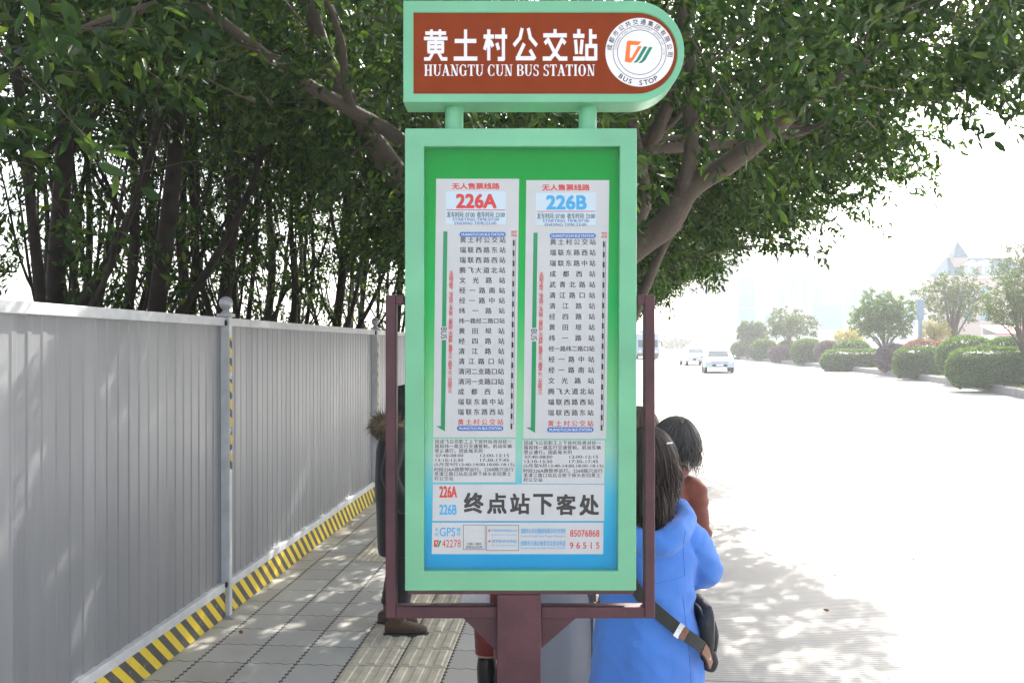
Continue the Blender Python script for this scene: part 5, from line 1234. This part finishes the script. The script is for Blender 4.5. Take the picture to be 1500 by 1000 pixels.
# --- man in the rust brown jacket
def person_at(px, py_top, Y, label, rz, h):
    k = Y / F; zt = H + (CY - py_top) * k; t = thing('person', ((px - CX) * k, Y, zt - h), label, 'person', rz, PG); return t
mn = person_at(957, 611, 3.85, 'grey haired man in a rust brown jacket ahead of the woman in blue', 0, 1.62)
J = stand(1.58, look=(.55, .8, -.12)); J['head'] = (.112, .03, 1.49); J['neck'] = (.065, 0, 1.355); J['wrR'] = (.10, .24, .96); J['elR'] = (.20, .0, 1.03); figure(mn, J, skin)
rustc = cloth('rust_brown_cloth', (.165, .042, .024), .8, .15, .3, 220)
mj_ = garment(mn, 'jacket', rustc, [(0, 0, .62, .17, .14), (0, 0, .80, .175, .145), (0, 0, 1.0, .165, .14), (0, 0, 1.17, .165, .135), (.015, 0, 1.27, .14, .115), (.045, 0, 1.34, .085, .08), (.065, .0, 1.385, .068, .068)],
        sleeves(J) + [([(-.005, .05, 1.385), (.005, -.05, 1.38), (.065, -.075, 1.385), (.125, -.05, 1.38), (.135, .05, 1.385)], [.018, .022, .024, .022, .018])], .008, 3, seed=5)
wrinkle(mj_, .008); gh = hair_mat('grey_black_hair', (.025, .023, .022), (.10, .092, .085))
hair(mn, 'hair', gh, (.109, .018, 1.512), (.097, .112, .108), (.25, -.35, .9), 1.43, 6000, 12, (.6, .8, 0), .0017, .4, .6, 1.0, -.25, .012)
trousers(mn, J, dk); shoes(mn, J, cloth('brown_leather', (.05, .03, .02), .4), soleM)

# --- person farther on, only the head showing beside the maroon frame
th = person_at(938, 596, 4.45, 'brown haired person farthest along the queue, head showing beside the maroon frame', 0, 1.62)
J = stand(1.58, look=(.75, .6, 0)); J['head'] = (0, .02, 1.49); figure(th, J, skin)
garment(th, 'coat', cloth('dark_coat_cloth', (.05, .04, .045)), [(0, 0, .55, .185, .15), (0, 0, .85, .18, .145), (0, 0, 1.15, .165, .135), (0, 0, 1.28, .14, .11), (0, 0, 1.36, .075, .075)],
        sleeves(J), .009, 3, seed=6)
bh = hair_mat('brown_hair', (.05, .03, .022), (.17, .10, .07))
hair(th, 'hair', bh, (0, .008, 1.512), (.094, .108, .108), (0, -.2, .97), 1.38, 1500, 13, (.75, .6, 0), .0036, .1, .6)
trousers(th, J, dk); shoes(th, J, dk, soleM)

# --- person in the black coat with a fur hood, left of the sign, facing the road
Y = 5.42; k = Y / F
bc = thing('person', ((590 - CX) * k, Y, 0), 'person in a black coat with fur trimmed hood and brown boots, left of the sign', 'person', -pi / 2 - .1, PG)
J = stand(1.52, look=(0, 1, -.05), footL=(.1, 1, 0), footR=(-.15, 1, 0)); J['anL'] = (-.09, -.10, .085); J['anR'] = (.10, -.005, .085); J['knL'] = (-.09, -.03, .44); J['head'] = (0, .03, 1.425); figure(bc, J, skin)
blk = cloth('black_wool_cloth', (.012, .012, .014), .85, .2, .3, 200)
garment(bc, 'coat', blk, [(0, 0, .50, .20, .155), (0, 0, .68, .205, .165), (0, 0, .84, .20, .175), (0, -.01, 1.0, .19, .165), (0, -.01, 1.14, .185, .16), (0, -.01, 1.22, .16, .14), (0, 0, 1.29, .09, .09)],
        sleeves(J), .01, 3, seed=9)
hair(bc, 'hair', hair_mat('black_hair', (.008, .007, .007), (.02, .018, .017)), (0, .012, 1.445), (.095, .11, .105), (0, -.2, .97), 1.36, 1200, 14, (0, 1, 0), .004, .1, .62)
fm_ = hair_mat('tan_fur', (.10, .07, .045), (.36, .27, .18)); fb = MB(fm_); rng = np.random.default_rng(3)
fb.tube([(-.10, .05, 1.315), (-.13, -.04, 1.31), (-.08, -.125, 1.30), (0, -.15, 1.295), (.08, -.125, 1.30), (.13, -.04, 1.31), (.10, .05, 1.315)], [.025, .035, .042, .045, .042, .035, .025], 10, sub=3)
for i in range(1900):
    a = rng.uniform(-.5, pi + .5); c = Vector((cos(a) * .125, -.02 - sin(a) * .125, 1.305 + rng.normal() * .006)); t2 = rng.uniform(0, 2 * pi); d = Vector((cos(a) * cos(t2), -sin(a) * cos(t2), sin(t2))); d += Vector(rng.normal(size=3)) * .25
    l_ = rng.uniform(.03, .062); p_ = c + d * .028; fb.tube([p_, p_ + d * l_ * .5, p_ + d * l_ - Vector((0, 0, l_ * .25))], [.0022, .0018, .0004], 3, caps=False)
fb.build('fur_trim', bc, smooth=True)
garment(bc, 'hood', blk, [(0, -.12, 1.20, .06, .035), (0, -.145, 1.25, .095, .055), (0, -.14, 1.30, .10, .055), (0, -.12, 1.325, .06, .03)], [], .009, 2, seed=10)
trousers(bc, J, blk, (.10, .085, .075, .066), .13)
shoes(bc, J, cloth('brown_suede', (.085, .05, .028), .8, .25, .6, 90), soleM, .07, 'boot')

# --- person in red trousers behind the post
Y = 4.30; k = Y / F
rp_ = thing('person', ((722 - CX) * k, Y, 0), 'person in dark red trousers and black boots, hidden behind the maroon post', 'person', -.5, PG)
J = stand(1.48, look=(.3, 1, 0)); J['anL'] = (-.035, .0, .085); J['knL'] = (-.05, .03, .44); figure(rp_, J, skin)
redc = cloth('dark_red_cloth', (.16, .018, .016), .8, .15)
garment(rp_, 'jacket', cloth('dark_red_jacket_cloth', (.14, .02, .02)), [(0, 0, .72, .17, .13), (0, 0, .9, .175, .14), (0, 0, 1.1, .16, .13), (0, 0, 1.18, .13, .11), (0, 0, 1.26, .07, .07)],
        sleeves(J), .009, 3, seed=12)
hair(rp_, 'hair', hm_, (0, .01, 1.405), (.092, .106, .102), (0, -.2, .97), 1.33, 400, 15, (.3, 1, 0), .007, .1, .62)
trousers(rp_, J, redc, (.10, .08, .066, .058), .24)
shoes(rp_, J, mat('black_boot_leather', (.015, .015, .016), .25, bump=.15, bscale=60), soleM, .16, 'boot')
# a white carrier bag in that person's hand
wb_ = thing('carrier_bag', W(697, 868, 4.15), 'white plastic carrier bag hanging left of the maroon post', 'bag'); plm = mat('white_polythene', (.62, .60, .68), .35, var=.1, scale=20, bump=.5, bscale=25)
b = MB(plm); rg = random.Random(4); rr = []
for z, a_, c_ in ((-.055, .060, .02), (-.05, .072, .035), (.0, .070, .045), (.06, .060, .035), (.12, .045, .02)):
    rr.append([Vector((a_ * cos(t) * (1 + .08 * sin(5 * t + z * 40)) + .02 * z, c_ * sin(t) * (1 + .15 * sin(3 * t + z * 30)), z)) for t in [2 * pi * i / 24 for i in range(24)]])
b.rings(rr); b.build('bag_body', wb_, smooth=True)
for s_ in (-1, 1):
    b = MB(plm); b.tube([(s_ * .03, 0, .11), (s_ * .03, 0, .19), (s_ * .008, 0, .245)], [.008, .005, .004], 6, sub=3); b.build('handle', wb_, smooth=True)

# --- person in the long grey coat behind the sign
Y = 3.75; k = Y / F
gc = thing('person', ((812 - CX) * k, Y, 0), 'person in a long smooth grey coat standing behind the sign, right of the post', 'person', .2, PG)
J = stand(1.46, look=(.2, 1, 0)); figure(gc, J, skin)
grc = cloth('grey_satin_cloth', (.20, .21, .25), .5, .05, .15, 300)
garment(gc, 'coat', grc, [(0, 0, .335, .165, .15), (0, 0, .50, .165, .15), (0, 0, .70, .162, .145), (0, 0, .92, .155, .135), (0, 0, 1.08, .155, .13), (0, 0, 1.17, .13, .105), (0, 0, 1.25, .07, .07)],
        sleeves(J), .009, 3, seed=15, fold=.003)
hair(gc, 'hair', hm_, (0, .01, 1.385), (.09, .105, .10), (0, -.2, .97), 1.3, 400, 16, (.2, 1, 0), .007, .1, .62)
trousers(gc, J, dk); shoes(gc, J, dk, soleM)

# ------------------------------------------------------------------ litter: fallen leaves on the road and pavement
drl = leaf_mat('dry_leaf', (.12, .05, .02), (.20, .10, .035), (.30, .18, .06), .7, .2); rng = np.random.default_rng(77)
for px, py, lb in ((1210, 893, 'small red brown dead leaf on the bright road'), (1345, 820, 'dead leaf lying in the middle of the bright road'), (1420, 700, 'pair of dead leaves farther out on the bright road'), (363, 929, 'dead leaf on the paving beside the hoarding'), (236, 975, 'dead leaf at the foot of the striped board')):
    road = px > 900; z = (ROADZ if road else 0) + .006; Y = F * (H - z) / (py - CY); n = 2 if 'pair' in lb else 1
    P = rng.normal(size=(n, 3)) * .04; P[:, 2] = .004; Dd = rng.normal(size=(n, 3)); Dd[:, 2] = .12
    o = leaves('fallen_leaf', P, Dd, np.full(n, .045), .5, drl, rng); o.location = ((px - CX) / F * Y, Y, z); tag(o, lb, 'leaf', 'fallen leaves')
